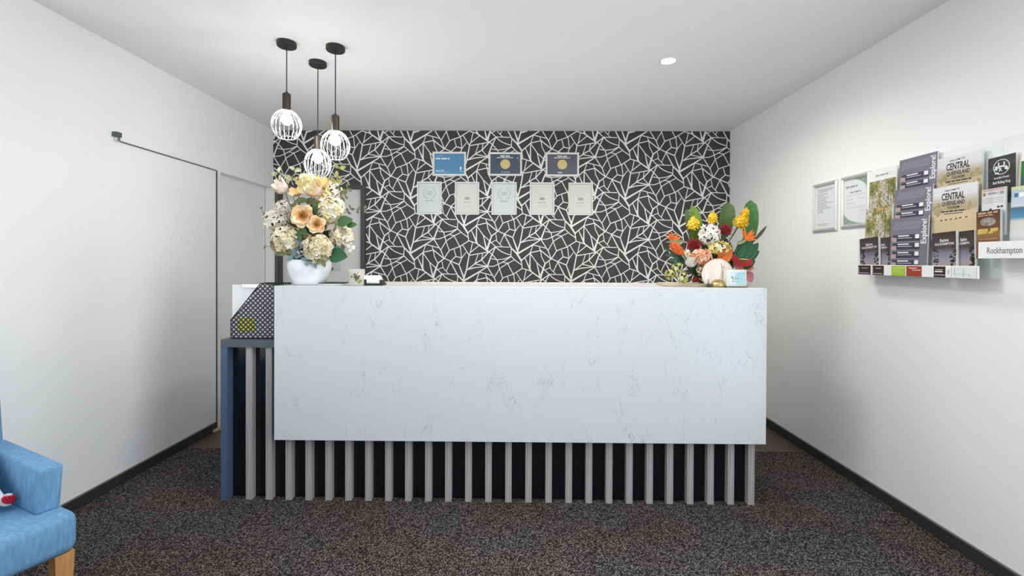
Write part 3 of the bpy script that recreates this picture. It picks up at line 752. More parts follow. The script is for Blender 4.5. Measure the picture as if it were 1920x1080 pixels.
for X, pl_, pr_, py, lab in ((X_T, 1628, 1680, 323.5, 'woodland-cover magazine with white title band, upper tier beside the silver frame'), (X_M, 1622, 1673, 393, 'woodland-cover magazine in the middle tier, above the dark leaflets')):
    top = X == X_T
    t, w_, h_ = brochure('magazine', lab, X, pl_, pr_, py, .27, 'woodland magazines', lean=-.02)
    zt = h_ - (.058 if top else .0)
    B(-w_ / 2 + (.004 if top else 0), w_ / 2 - .004, .0, zt, -.0002, .0002).build('cover', M_WOOD, t)
    if not top: fl(t, 'orange_leaf_print', [(-w_ * .08, w_ * .16, zt - .012, zt - .004), (w_ * .20, w_ * .38, zt - .016, zt - .005)], mat('orange_print', (.62, .34, .12), .5))
    fl(t, 'tree_trunk', [(w_ * .22, w_ * .24, .09, zt - .03), (w_ * .40, w_ * .41, .08, zt - .03)], mat('trunk_print', (.12, .10, .08), .5))
    if top:
        bars(t, 'lettering', [(-w_ * .25, w_ * .2, h_ - .030, .008)], M_GREYINK, .0003)
M_DUSK = ramp_print('dusk_print', 1, [(0, (.20, .14, .10)), (.12, (.42, .34, .28)), (.3, (.33, .31, .37)), (.5, (.20, .19, .26)), (.62, (.08, .06, .06)), (1, (.045, .03, .028))], .05, 30)
def leaflet(X, pl_, pr_, py, lab, twist, w_=None, half=False):
    t, w0, h_ = brochure('leaflet', lab, X, pl_, pr_, py, .19, 'dark dusk leaflets', M_DUSK, twist=twist, w_=w_, th=.008)
    mb = MB()
    for q in range(60):
        sd = random.choice((-1, 1)); x = sd * random.uniform(w0 * .24, w0 * .44); y = random.uniform(.01, .125)
        if sd < 0 and half: continue
        s = random.uniform(.003, .007); mb.box(x - s, min(x + s, w0 * .48), y - s * .7, y + s * .7, .0003, .0006)
    mb.build('tree_shape', mat('dark_tree_print', (.035, .026, .022), .5), t, kind='stuff')
    words(t, 'lettering', [('Explore', .020, 0 if not half else -w0 * .1, h_ * .80, 0, w0 * .34), ('ROCKHAMPTON', .015, 0 if not half else -w0 * .1, h_ * .71, 0, w0 * .74 if not half else w0 * .6)], M_WHITEINK)
    fl(t, 'white_edge', [(w0 * .465, w0 * .5, 0, h_)], M_WHITE)
leaflet(X_L, 1613, 1650, 446.5, 'dark dusk leaflet at the rack left end, leaning left below the woodland magazines', math.radians(4))
leaflet(X_L + .011, 1644, 1672, 446, 'narrow dark leaflet tucked behind the leaning one, left of the plum guides', math.radians(3), half=True)
leaflet(X_L, 1748.5, 1796, 436.5, 'dark dusk leaflet below the cattle magazines, in front and left of its twin', math.radians(3))
leaflet(X_L + .011, 1794, 1830, 433.5, 'dark dusk leaflet below the cattle magazines, half hidden on the right', math.radians(3), half=True)
# --- column 2: plum guides
M_PLUM = mat('plum_grey_cover', (.185, .18, .22), .4); M_PLUM_D = mat('deep_plum_print', (.055, .045, .075), .4); M_PLUM_L = mat('pale_plum_print', (.42, .41, .46), .4); M_BLUSH = mat('blush_print', (.45, .34, .33), .5)
for X, pl_, pr_, py, h_, lab in ((X_T, 1684, 1755, 301.5, .27, 'plum-grey guide with vertical white title, top of the three'), (X_M, 1675, 1746, 357, .27, 'plum-grey guide with vertical white title, middle of the three'), (X_L, 1668, 1738, 411, .285, 'plum-grey guide with vertical white title, lowest and fully seen of the three')):
    t, w_, h_ = brochure('guide', lab, X, pl_, pr_, py, h_, 'plum guides', M_PLUM)
    mb = MB()
    for q in range(15):
        x = -w_ * .44 + q * w_ * .048; mb.prism([(x, h_ * .79, .0003), (x + .002, h_ * .79, .0003), (x + .020, h_ * .93, .0003), (x + .018, h_ * .93, .0003)], (0, 0, .0003))
    mb.build('hatched_pattern', M_PLUM_L, t, kind='stuff')
    by = [.58, .43, .28, .13]
    fl(t, 'entry_band', [(-w_ * .42, w_ * .30, h_ * y, h_ * (y + .115)) for y in by], M_PLUM_D)
    fl(t, 'blush_margin', [(-w_ * .46, -w_ * .32, h_ * (y - .01), h_ * (y + .07)) for y in by], M_BLUSH, .0007)
    fl(t, 'entry_heading', [(-w_ * .28, w_ * .02, h_ * (y + .085), h_ * (y + .105)) for y in by] + [(-w_ * .28, w_ * .1, h_ * (y + .052), h_ * (y + .060)) for y in by], M_WHITEINK, .0007)
    fl(t, 'white_square', [(w_ * .18, w_ * .285, h_ * (y + .04), h_ * (y + .11)) for y in by], M_WHITEINK, .0007)
    words(t, 'title_lettering', [('Explore!', .040, w_ * .40, h_ * .735, math.pi / 2, h_ * .42)], M_WHITEINK)
    fl(t, 'gold_patch', [(-w_ * .30, -w_ * .05, h_ * .015, h_ * .10)], mat('bronze_print', (.20, .14, .05), .5))
# --- column 3: cattle-country magazines
M_CATTLE = ramp_print('cattle_country_print', 1, [(0, (.10, .10, .09)), (.05, (.30, .24, .14)), (.12, (.48, .50, .44)), (.22, (.62, .50, .30)), (.45, (.66, .52, .33)), (.56, (.60, .48, .32)), (.6, (.42, .34, .20)), (.72, (.50, .44, .34)), (.84, (.72, .71, .72)), (1, (.76, .76, .77))], .035, 45)
for X, pl_, pr_, py, lab in ((X_T, 1756, 1841, 299.5, 'cattle-country magazine with black stacked title, upper tier'), (X_M, 1747.5, 1831, 354, 'cattle-country magazine with black stacked title, middle tier above the leaflets')):
    t, w_, h_ = brochure('magazine', lab, X, pl_, pr_, py, .27, 'cattle-country magazines', M_CATTLE, lean=-.02)
    words(t, 'title_lettering', [('CENTRAL', .044, -.006, h_ * .815, 0, w_ * .52), ('QUEENSLAND', .026, -.004, h_ * .70, 0, w_ * .52), ('TOURISM', .016, -.003, h_ * .625, 0, w_ * .28), ('WELCOME TO', .010, -.01, h_ * .925, .05, w_ * .34)], M_INK, bold=.028)
    bars(t, 'small_lettering', [(-w_ * .29, w_ * .27, h_ * .565, .006), (-w_ * .22, w_ * .2, h_ * .525, .003)], M_INK, .0008)
    mb = MB()
    for q, cx_ in enumerate((-.28, -.17, -.06, .06, .15, .28)):
        x, y = cx_ * w_, h_ * .43 + .012 * cx_; s = .0042
        mb.box(x - s, x + s, y - s * .4, y + s * .6, .0005, .0008); mb.box(x - s * .9, x - s * .6, y - s, y, .0005, .0008); mb.box(x + s * .5, x + s * .8, y - s, y, .0005, .0008); mb.box(x + s, x + s * 1.6, y + s * .1, y + s * .7, .0005, .0008)
    mb.build('cattle_silhouettes', M_INK, t)
    mb = MB()
    for q in range(40):
        x = random.uniform(-.46, .46) * w_
        if abs(x) < .27 * w_: continue
        y = h_ * random.uniform(.5, .70); s = random.uniform(.004, .009); mb.ball((x, y, .0004), s, 7, 4, (1, 1, .04))
    mb.build('tree_foliage', mat('ochre_tree_print', (.38, .30, .14), .6), t, kind='stuff')
# --- right rack
t, w_, h_ = brochure('brochure', 'black brochure with round white emblem, top of the right rack', X_T, 1853, 1905.5, 297, .20, None, mat('black_cover', (.022, .018, .016), .4), twist=math.radians(2), th=.01)
mb = MB(); ey = h_ - .046; mb.tube([(.031 * math.cos(q * math.pi / 12), ey + .031 * math.sin(q * math.pi / 12), .0006) for q in range(25)], .0016, 4)
mb.box(-.014, -.009, ey - .004, ey + .020, .0004, .0008); mb.box(.008, .013, ey - .004, ey + .020, .0004, .0008); mb.box(-.014, .013, ey - .001, ey + .006, .0004, .0008)
mb.prism([(.012, ey - .012, .0004), (.026, ey - .018, .0004), (.024, ey - .002, .0004), (.016, ey + .004, .0004)], (0, 0, .0004)); mb.prism([(-.028, ey - .026, .0004), (-.010, ey - .028, .0004), (-.012, ey - .021, .0004), (-.024, ey - .020, .0004)], (0, 0, .0004))
mb.prism([(-.028, ey - .010, .0004), (-.016, ey - .012, .0004), (-.015, ey + .004, .0004), (-.024, ey + .008, .0004)], (0, 0, .0004))
text_into(mb, 'R', .022, Matrix.Translation((-.004, ey - .012, .0008))); mb.build('round_emblem', M_WHITEINK, t)
words(t, 'lettering', [("Australia's Premier", .012, 0, h_ - .090, 0, w_ * .56), ("Bull Riding Ring", .015, 0, h_ - .110, 0, w_ * .62)], M_WHITEINK)
t, w_, h_ = brochure('brochure', 'bright green brochure cut by the right frame edge', X_T, 1909, 1960, 287, .20, None, mat('bright_green_cover', (.01, .17, .02), .4), th=.012)
fl(t, 'white_top', [(-w_ / 2, w_ / 2, h_ - .035, h_)], M_WHITE); fl(t, 'white_edge', [(-w_ / 2, -w_ / 2 + .008, 0, h_)], mat('cream_edge', (.6, .52, .4), .5), .0004); fl(t, 'navy_foot', [(-w_ * .4, w_ / 2, 0, .1)], mat('navy_print', (.02, .08, .10), .4))
t, w_, h_ = brochure('brochure', 'white leaflet with small dark animal pictures above the brown brochure', X_M, 1841, 1886, 356, .20, None, mat('off_white_cover', (.70, .69, .68), .45), twist=math.radians(1.5))
fl(t, 'pink_heading', [(-w_ * .46, w_ * .46, h_ * .95, h_ * .99)], mat('pink_print', (.62, .40, .36), .5)); fl(t, 'red_mark', [(-w_ * .45, -w_ * .34, h_ * .86, h_ * .93)], mat('red_print', (.45, .12, .08), .5))
bars(t, 'lettering', [(-w_ * .25, w_ * .2, h_ * .90, .008), (w_ * .26, w_ * .42, h_ * .89, .012)], M_GREYINK, .0008); bars(t, 'small_lettering', [(-w_ * .42, w_ * .4, h_ * (.80 - .045 * q), .003) for q in range(3)], M_PALEINK, .0008)
mb = MB()
for cx_, cy_, s in ((-.12, .56, .006), (.06, .46, .007), (.28, .48, .010), (.34, .60, .006), (.2, .60, .006), (.30, .33, .006), (-.2, .36, .005)): mb.ball((cx_ * w_, cy_ * h_, .0005), s, 8, 4, (1, .8, .05))
mb.build('animal_picture', M_INK, t); fl(t, 'straw_patch', [(-w_ * .3, w_ * .1, h_ * .3, h_ * .39)], mat('straw_print', (.55, .40, .28), .6))
t, w_, h_ = brochure('brochure', 'brown brochure with an oval picture standing behind the lettered strip', X_L, 1831, 1876, 396.5, .20, None, ramp_print('brown_rock_print', 1, [(0, (.22, .07, .03)), (.3, (.20, .075, .04)), (.5, (.30, .16, .05)), (.62, (.16, .07, .03)), (1, (.09, .035, .02))], .06, 50), twist=math.radians(2), th=.01)
mb = MB(); mb.lathe([(.001, .0004), (.032, .0004)], (0, 0, 0), 24)
for v in mb.v: v.y = v.y * .55 + h_ * .76; v.z = .0006
mb.build('oval_picture', mat('pale_oval_print', (.60, .56, .50), .5, noise=.4, nscale=60), t)
bars(t, 'lettering', [(-w_ * .42, w_ * .42, h_ * .585, .014), (-w_ * .42, w_ * .3, h_ * .53, .008)], mat('yellow_ink', (.62, .45, .12), .5), .0006); bars(t, 'small_lettering', [(-w_ * .42, w_ * .4, h_ * .95, .007), (-w_ * .42, w_ * .2, h_ * .90, .005), (-w_ * .35, w_ * .38, h_ * .40, .003), (-w_ * .4, w_ * .3, h_ * .3, .003)], mat('tan_ink', (.52, .36, .25), .5), .0006)
t, w_, h_ = brochure('brochure', 'pale beach brochure with blue sea at the right frame edge', X_M, 1893, 1975, 351, .25, None, ramp_print('beach_print', 1, [(0, (.25, .26, .27)), (.1, (.55, .56, .56)), (.2, (.70, .71, .70)), (.44, (.72, .70, .66)), (.50, (.10, .30, .46)), (.62, (.05, .19, .34)), (.655, (.12, .13, .13)), (.68, (.62, .66, .72)), (.85, (.45, .56, .70)), (1, (.40, .54, .68))], .015, 30))
fl(t, 'lime_edge', [(-w_ / 2, w_ / 2, h_ - .016, h_)], mat('pale_lime_print', (.58, .62, .36), .5)); fl(t, 'teal_mark', [(-w_ * .42, -w_ * .33, h_ * .83, h_ * .89)], mat('teal_print', (.03, .15, .22), .5)); bars(t, 'lettering', [(-w_ * .3, w_ * .3, h_ * .86, .018)], M_WHITEINK, .0006)
# --- small cards along the bottom strip
def card(label, pl_, pr_, py_t, py_b, m, kind=None):
    X = X_F - .0055
    a = rw(X, pl_, py_t); c = rw(X, pr_, py_b)
    h_ = .050; w_ = a.y - c.y
    t = wall_thing('card', label, 'card', X, (a.y + c.y) / 2, zb_rack + .002, group='small cards along the rack strip')
    B(-w_ / 2, w_ / 2, 0, h_, -.0006, .0006).build('card_stock', m, t)
    if kind == 'dark': fl(t, 'pale_border', [(-w_ * .46, w_ * .4, .006, .009), (-w_ * .46, -w_ * .43, .006, .042), (-w_ * .2, w_ * .3, .034, .037)], M_PALEINK, .0008)
    if kind == 'lime': fl(t, 'pale_lines', [(-w_ * .4, w_ * .4, .037, .040), (-w_ * .4, w_ * .4, .018, .020), (-w_ * .4, w_ * .1, .026, .028)], mat('pale_yellow_ink', (.65, .70, .35), .5), .0008)
    if kind == 'red': bars(t, 'lettering', [(-w_ * .3, w_ * .2, .040, .004), (-w_ * .1, w_ * .45, .030, .003)], M_WHITEINK, .0008)
    if kind == 'black': fl(t, 'pale_arc', [(-w_ * .4, w_ * .3, .024, .029), (-w_ * .35, w_ * .3, .034, .036), (-w_ * .45, w_ * .5, .010, .012)], M_WHITEINK, .0008)
    if kind == 'map': fl(t, 'map_lines', [(-w_ * .38, -w_ * .36, .016, .045), (-w_ * .02, -w_ * .005, .006, .046), (-w_ * .38, w_ * .22, .016, .0172), (w_ * .22, w_ * .235, .008, .020)], M_GREYINK, .0008)
    if kind == 'plain': fl(t, 'grey_block', [(-w_ * .2, w_ * .25, .014, .036)], M_PALEINK, .0008)
M_CARDBR = mat('dark_brown_card', (.040, .026, .022), .4)
card('dark brown card at the far left end of the strip', 1609.5, 1632, 497, 514, M_CARDBR, 'dark')
card('dark brown card second from the strip left end', 1636, 1656.5, 497, 516, M_CARDBR, 'dark')
card('lime green card below the plum guides', 1671.5, 1696.5, 497, 518, mat('lime_green_card', (.36, .50, .04), .45), 'lime')
card('brick red card beside the lime green card', 1699.5, 1727.5, 497, 519, mat('brick_red_card', (.32, .05, .025), .45), 'red')
card('black card with white arc below the dusk leaflets', 1751, 1772, 498, 521, mat('black_card', (.03, .02, .018), .4), 'black')
card('small white card with grey block between black card and map', 1773.5, 1783, 498, 522, M_WHITE, 'plain')
card('white card with a thin line map, right end of the strip', 1784.5, 1831, 498, 523, mat('map_card', (.72, .75, .74), .4), 'map')

# ------------------------------------------------------------------ small things on the counter
CT = H_TOP + .0006
def glass(name, col, fac):
    m = bpy.data.materials.new(name); m.use_nodes = True; nt = m.node_tree; L = nt.links.new
    b = nt.nodes['Principled BSDF']; b.inputs['Base Color'].default_value = (*col, 1); b.inputs['Roughness'].default_value = .08
    b.inputs['Alpha'].default_value = fac
    return m
# candle jar, left
c = at_y(668.5, 520, 2.52)
cj = thing('candle_jar', 'cream candle jar with a small tree print, left on the counter', 'candle', (c.x, 2.52, CT))
ht = at_y(668, 504.5, 2.52).z - CT; r = (at_y(684, 520, 2.52).x - at_y(653, 520, 2.52).x) / 2
m = MB(); m.lathe([(.001, 0), (r * .93, 0), (r * .96, .004), (r, ht), (r - .003, ht), (r - .003, .012), (.001, .012)], (c.x, 2.52, CT), 28, cap=False); m.build('glass_jar', glass('candle_glass', (.75, .73, .66), .45), cj, smooth=True)
m = MB(); m.lathe([(.001, .0125), (r - .0035, .0125), (r - .0035, ht * .82), (.001, ht * .82)], (c.x, 2.52, CT), 28, cap=False); m.build('wax', mat('cream_wax', (.70, .64, .47), .5), cj, smooth=False)
m = MB()
for q in range(26):
    a = math.radians(-90 + random.gauss(18, 14)); z = ht * random.gauss(.58, .10)
    m.ball((c.x + (r + .0005) * math.cos(a), 2.52 + (r + .0005) * math.sin(a), CT + z), random.uniform(.002, .0045), 6, 4)
m.box(c.x + r * .30, c.x + r * .36, 2.52 - r - .0006, 2.52 - r * .90, CT + ht * .25, CT + ht * .5); m.build('tree_print', mat('dark_olive_ink', (.06, .075, .03), .6), cj)
m = MB()
for q in range(10): 
    a = math.radians(-90 + random.uniform(28, 55)); m.ball((c.x + (r + .0003) * math.cos(a), 2.52 + (r + .0003) * math.sin(a), CT + ht * random.uniform(.15, .35)), .004, 6, 4)
m.build('grass_print', mat('olive_ink', (.22, .26, .05), .6), cj)
# slim tablet behind, card holder
a, b = at_y(606, 533, 2.62), at_y(652, 533, 2.62)
nt_ = thing('tablet', 'slim black-topped white tablet lying between the vase and the candle', 'tablet', (a.x, 2.55, CT))
B(a.x, b.x, 2.55, 2.70, CT, CT + .007).build('body', M_WHITE, nt_); B(a.x - .001, b.x + .001, 2.549, 2.701, CT + .0072, CT + .011).build('screen', M_BLACK, nt_)
ch = thing('card_holder', 'white card block on a small black stand beside the candle jar', 'card holder', (at_y(700, 530, 2.55).x, 2.55, CT))
a, b = at_y(683.5, 516, 2.53), at_y(716.5, 528, 2.53)
m = MB(); m.box(a.x - .002, b.x + .004, 2.52, 2.60, CT, CT + .012); m.box(a.x, b.x + .002, 2.575, 2.585, CT + .012, CT + .03); m.box(a.x, a.x + .014, 2.515, 2.575, CT + .012, CT + .03); m.box(b.x - .010, b.x + .003, 2.515, 2.575, CT + .012, CT + .03); m.build('stand', M_BLACK, ch)
m = MB(); m.box(a.x, b.x, 2.512, 2.518, CT + .034, a.z); m.box(a.x + .018, b.x - .012, 2.512, 2.518, CT + .022, CT + .034); m.box(a.x + .0145, b.x - .0105, 2.519, 2.57, CT + .0125, CT + .045); m.build('card_block', M_WHITE, ch)

# wooden tray under the tropical flowers
a, b = at_y(1246, 532, 2.60), at_y(1400, 532, 2.60)
TZ = CT + .016
ty = thing('display_tray', 'low pale timber tray under the tropical flowers', 'tray', (a.x, 2.57, CT))
bevel(B(a.x, b.x, 2.575, 2.735, CT, TZ).build('board', mat('pale_worn_timber', (.56, .46, .33), .5, noise=.3, nscale=30, stretch=(.3, 3, 3)), ty), .003, 2)
# shell disc ornament
dc = at_y(1345.5, 512, 2.535); yo = 2.535
so = thing('glass_disc_ornament', 'round pearly disc ornament on a brass foot before the flowers', 'ornament', (dc.x, yo, CT))
R_ = (at_y(1376, 510, yo).x - at_y(1315.5, 510, yo).x) / 2; zc = at_y(1345, 484.5, yo).z - R_
m = MB(); m.lathe([(.001, -.009), (R_ * .5, -.008), (R_ * .9, -.005), (R_, 0), (R_ * .9, .005), (R_ * .5, .008), (.001, .009)], (dc.x, yo, zc), 40, axis=(0, -1, 0)); m.build('disc', mat('pearl_shell', (.74, .63, .55), .18, noise=.14, nscale=14, stretch=(3, 1, .6)), so, smooth=True)
m = MB(); m.lathe([(R_ * .46, CT), (R_ * .50, CT + .008), (R_ * .46, CT + .022), (R_ * .34, CT + .034), (R_ * .16, CT + .042), (R_ * .05, CT + .044)], (dc.x, yo, 0), 24)
m.build('foot', mat('antique_brass', (.50, .38, .16), .3, metal=.8, noise=.3, nscale=60), so, smooth=True)
m = MB(); m.tube([(dc.x + R_ * .16, yo - .0096, zc + R_ * .72), (dc.x + R_ * .26, yo - .0096, zc + R_ * .2), (dc.x + R_ * .24, yo - .0094, zc - R_ * .3)], .0012, 4)
for q in range(14): m.ball((dc.x + R_ * random.uniform(.22, .5), yo - .0082, zc + R_ * random.uniform(-.2, .55)), .0016, 5, 4)
m.build('etched_mark', mat('bronze_etching', (.30, .22, .17), .4), so)
m = MB(); m.lathe([(.010, CT), (.012, CT + .005), (.010, CT + .018), (.002, CT + .020), (.0016, CT + .045)], (dc.x - R_ * .66, yo - .02, 0), 12)
tag(m.build('taper_candle', mat('dark_green_glass', (.04, .05, .02), .3), None, (dc.x - R_ * .66, yo - .02, CT)), 'tiny dark candle holder at the left foot of the disc ornament', 'candle')
# blue labelled box candle
c = at_y(1383, 522, 2.50); x0_, x1_ = at_y(1364, 522, 2.48).x, at_y(1401, 522, 2.48).x; zt_ = at_y(1383, 506, 2.48).z
bc = thing('boxed_candle', 'small square box with turquoise picture beside the disc ornament', 'box', (x0_, 2.485, CT))
bevel(B(x0_, x1_, 2.485, 2.575, CT + .006, zt_).build('box', mat('pale_box', (.68, .70, .66), .45), bc), .002, 1)
B(x0_ + .001, x1_ - .001, 2.487, 2.573, CT, CT + .006).build('base', mat('olive_base', (.12, .11, .06), .4), bc)
w_ = x1_ - x0_
B(x0_ + w_ * .14, x1_ - w_ * .08, 2.4842, 2.4848, CT + .018, zt_ - .012).build('picture', ramp_print('turquoise_print', 0, [(0, (.66, .70, .70)), (.3, (.60, .68, .70)), (.5, (.30, .55, .58)), (1, (.36, .58, .60))], .18, 60), bc)
m = MB()
for q in range(12): 
    xx = x0_ + w_ * random.uniform(.18, .55); zz = CT + random.uniform(.03, .06); m.box(xx, xx + random.uniform(.004, .010), 2.4836, 2.4841, zz, zz + .0025)
m.build('ink_strokes', M_INK, bc)

# ------------------------------------------------------------------ flowers
def V2(px, py, y): return at_y(px, py, y)
FM = lambda n, c, v=.18: mat(n, c, .6, noise=v, nscale=70)
F_CREAM = [FM('cream_petal', (.70, .62, .42)), FM('ivory_petal', (.74, .70, .56)), FM('straw_petal', (.62, .52, .30)), FM('tan_petal', (.42, .32, .17))]
F_WHITE = [FM('white_petal', (.78, .75, .67)), FM('soft_white_petal', (.68, .62, .50))]
F_YCREAM = [FM('butter_petal', (.78, .68, .32)), FM('pale_butter_petal', (.80, .74, .48)), FM('ivory_butter_petal', (.76, .72, .56))]
F_PEACH = [FM('peach_petal', (.80, .52, .26)), FM('pale_peach_petal', (.82, .64, .40)), FM('deep_peach_petal', (.74, .36, .11))]
F_BLUSHW = [FM('blush_white_petal', (.82, .72, .62)), FM('cream_peach_petal', (.80, .66, .42))]
G_DARK, G_MID, G_OLIVE, G_EUC, G_PALE = FM('deep_green_leaf', (.018, .095, .035)), FM('mid_green_leaf', (.06, .13, .04)), FM('olive_leaf', (.13, .15, .06)), FM('blue_grey_leaf', (.17, .25, .26)), FM('variegated_leaf', (.42, .45, .28), .5)
G_STEM = FM('green_stem', (.07, .11, .04)); B_STEM = FM('brown_stem', (.09, .06, .04)); M_STAMEN = FM('amber_stamen', (.35, .16, .02))
MOUTH = at_y(581, 500, 2.60); VASE_XY = (MOUTH.x, 2.60)
def stem_to(t, top, root, r=.0022, m=None, sag=.02):
    top, root = Vector(top), Vector(root); mid = (top + root) / 2 + Vector((0, .02, -sag))
    mb = MB(); pts = []
    for q in range(7):
        u = q / 6; pts.append(root * (1 - u) ** 2 + mid * 2 * u * (1 - u) + top * u * u)
    mb.tube(pts, r, 5); return mb.build('stem', m or G_STEM, t)
def vroot():
    a = random.uniform(0, 6.28); return (VASE_XY[0] + .05 * math.cos(a), VASE_XY[1] + .05 * math.sin(a), CT + .08)
def cluster(label, px, py, y, r_px, mats, root, n=90, fl_r=.30, cat='flower', name='hydrangea', sq=(1, .8, 1), group=None, pet=4, core=None):
    c = V2(px, py, y); r = r_px * y / F_PX
    t = thing(name, label, cat, c, group)
    mb = MB(); k = 0
    for q in range(n):
        z = 1 - 2 * (q + .5) / n; a = q * 2.39996; s = math.sqrt(1 - z * z)
        d = Vector((s * math.cos(a), s * math.sin(a), z))
        if d.y > .55: continue
        jit = random.uniform(.82, 1.06)
        p = c + Vector((d.x * r * sq[0], d.y * r * sq[1], d.z * r * sq[2])) * jit
        nn = (d + Vector((random.uniform(-.35, .35), random.uniform(-.45, .1), random.uniform(-.3, .4)))).normalized()
        mi = random.randrange(len(mats)) if random.random() < .55 else 0
        a0 = random.uniform(0, 6.28); R = r * fl_r * random.uniform(.8, 1.2)
        for e in range(pet): mb.petal(p, nn, a0 + e * 2 * math.pi / pet, R, R * (.95 if pet == 4 else .6), 0, random.uniform(.05, .4), .1, mi, rows=2)
    mb.build('florets', mats, t, smooth=True, kind='stuff')
    cr, cm = core if core else (.72 if n > 28 else .3, mats[-1])
    hd = MB(); hd.ball(c, r * cr, 10, 6, sq); hd.build('flower_head', cm, t, smooth=True)
    stem_to(t, c, root)
    return t
def open_bloom(label, px, py, y, r_px, nrm, mats, root, name='magnolia', layers=((5, 1.0, .35, .15), (4, .74, .75, .05)), stamen=True, wmul=1.0, inner=None):
    c = V2(px, py, y); r = r_px * y / F_PX; nrm = Vector(nrm).normalized(); c = c + nrm * (-.25 * r)
    t = thing(name, label, 'flower', c)
    for li, (n, s, cup, curl) in enumerate(layers):
        a0 = random.uniform(0, 6.28)
        for e in range(n):
            mb = MB(); mb.petal(c, nrm, a0 + e * 2 * math.pi / n + random.uniform(-.12, .12), r * s * 1.05, r * s * (1.15 if n < 6 else .8) * wmul, r * .06, cup * random.uniform(.85, 1.2), curl, 0, rows=6)
            mb.build('petal', inner if (inner and li == 2) else mats[(li + e) % len(mats)] if li else mats[e % len(mats)], t, smooth=True)
    if stamen:
        mb = MB(); u = nrm.orthogonal().normalized(); w = nrm.cross(u)
        for q in range(16):
            a = q * 2.4; d = u * math.cos(a) + w * math.sin(a); p = c + d * r * .10 * math.sqrt(q / 4 + .2)
            mb.tube([p, p + nrm * r * .25 + d * r * .04], [r * .03, r * .045], 5)
        mb.build('stamens', M_STAMEN, t)
    stem_to(t, c, root, .0026)
    return t
# vase
m = MB(); vz = CT
rv = (at_y(620, 505, 2.60).x - at_y(543, 505, 2.60).x) / 2; rb = (at_y(607, 534, 2.60).x - at_y(556, 534, 2.60).x) / 2; hv = at_y(581, 487, 2.60).z - CT
m.lathe([(.001, 0), (rb, 0), (rb + .006, .003), (rv * .82, hv * .22), (rv * .94, hv * .46), (rv, hv * .70), (rv * .99, hv * .85), (rv * .93, hv), (rv * .88, hv), (rv * .93, hv * .84), (rv * .94, hv * .66), (rv * .8, hv * .22), (rb * .8, .012), (.001, .012)], (VASE_XY[0], VASE_XY[1], CT), 40, cap=False)
tag(m.build('flower_vase', M_CERAMIC, None, (VASE_XY[0], VASE_XY[1], CT), smooth=True), 'round white ceramic bowl vase holding the cream bouquet', 'vase')
# cream bouquet
cluster('large tan-cream hydrangea head at the lower left of the cream bouquet', 536, 450, 2.55, 27, F_CREAM, vroot(), 170, .235, core=(.78, F_CREAM[3]))
cluster('large tan-cream hydrangea head hanging lowest, just above the vase', 596, 467, 2.51, 26, F_CREAM, vroot(), 170, .235, core=(.78, F_CREAM[3]))
cluster('cream hydrangea head high on the right of the peach bloom', 618, 393, 2.58, 25, [F_CREAM[1], F_YCREAM[0], F_CREAM[0], F_CREAM[2]], vroot(), 150, .24, core=(.78, F_CREAM[2]))
cluster('loose cream hydrangea head at mid right under the round green leaf', 640, 442, 2.60, 22, [F_CREAM[1], F_CREAM[0], F_CREAM[3]], vroot(), 110, .25, core=(.7, F_CREAM[3]))
cluster('butter yellow flower cluster at the top, under the lowest pendant', 580, 341, 2.60, 20, F_YCREAM, vroot(), 110, .25, sq=(1.15, .8, .7))
cluster('white starry blossom spray at the left edge of the cream bouquet', 517, 412, 2.60, 22, F_WHITE, vroot(), 40, .38, core=(.4, F_CREAM[3]), name='blossom_spray', sq=(1, .7, .8), pet=5)
cluster('white starry blossom spray just under the pale top-left bloom', 533, 388, 2.62, 17, F_WHITE, vroot(), 32, .38, core=(.35, G_OLIVE), name='blossom_spray', sq=(1.2, .7, .6), pet=5)
cluster('white blossom spray behind the upper right of the cream bouquet', 622, 358, 2.66, 17, F_WHITE, vroot(), 32, .42, core=(.4, G_OLIVE), name='blossom_spray', pet=5)
cluster('butter cream blossom spike right of the top blooms', 606, 372, 2.60, 13, F_YCREAM, vroot(), 50, .5, name='blossom_spray', sq=(.8, .8, 1.9))
cluster('small pale blossoms at the far right edge of the cream bouquet', 652, 462, 2.60, 11, F_WHITE, vroot(), 24, .42, name='blossom_spray', sq=(1, .7, 1.2), pet=5)
cluster('brownish dried flower tuft between the two lower hydrangeas', 570, 447, 2.58, 12, [F_CREAM[3], F_CREAM[2]], vroot(), 40)
open_bloom('large open peach bloom with amber centre in the middle of the bouquet', 566, 404, 2.50, 22, (.05, -1, .12), F_PEACH[1::-1], vroot(), layers=((5, 1.0, .30, .2), (5, .8, .7, .1), (5, .42, .9, .1)), inner=F_PEACH[2])
open_bloom('smaller open peach bloom below right of the large one', 593, 421, 2.50, 17, (.15, -1, .0), F_PEACH[1::-1], vroot(), layers=((5, 1.0, .35, .2), (4, .75, .8, .1), (5, .42, .9, .1)), inner=F_PEACH[2])
open_bloom('pale blush bud-like bloom at the top left of the bouquet', 532, 358, 2.58, 17, (-.5, -.5, .8), F_BLUSHW, vroot(), layers=((5, .9, 1.3, 0), (4, .8, 1.7, 0)), stamen=False)
open_bloom('wide peach and blush bloom across the top of the bouquet', 588, 362, 2.55, 21, (.1, -.5, .85), F_BLUSHW[::-1], vroot(), layers=((6, 1.05, .55, .1), (5, .8, 1.1, 0)), stamen=False, wmul=1.3)
open_bloom('yellow-peach bloom between the blush bud and the wide top bloom', 558, 363, 2.57, 15, (-.1, -.6, .7), [F_PEACH[0], F_YCREAM[0]], vroot(), layers=((5, 1.0, .8, .1),), stamen=False)
open_bloom('golden half-open bloom beside the lowest pendant', 603, 348, 2.57, 13, (.5, -.5, .7), [F_YCREAM[0], F_PEACH[0]], vroot(), layers=((5, 1.0, 1.2, 0),), stamen=False)
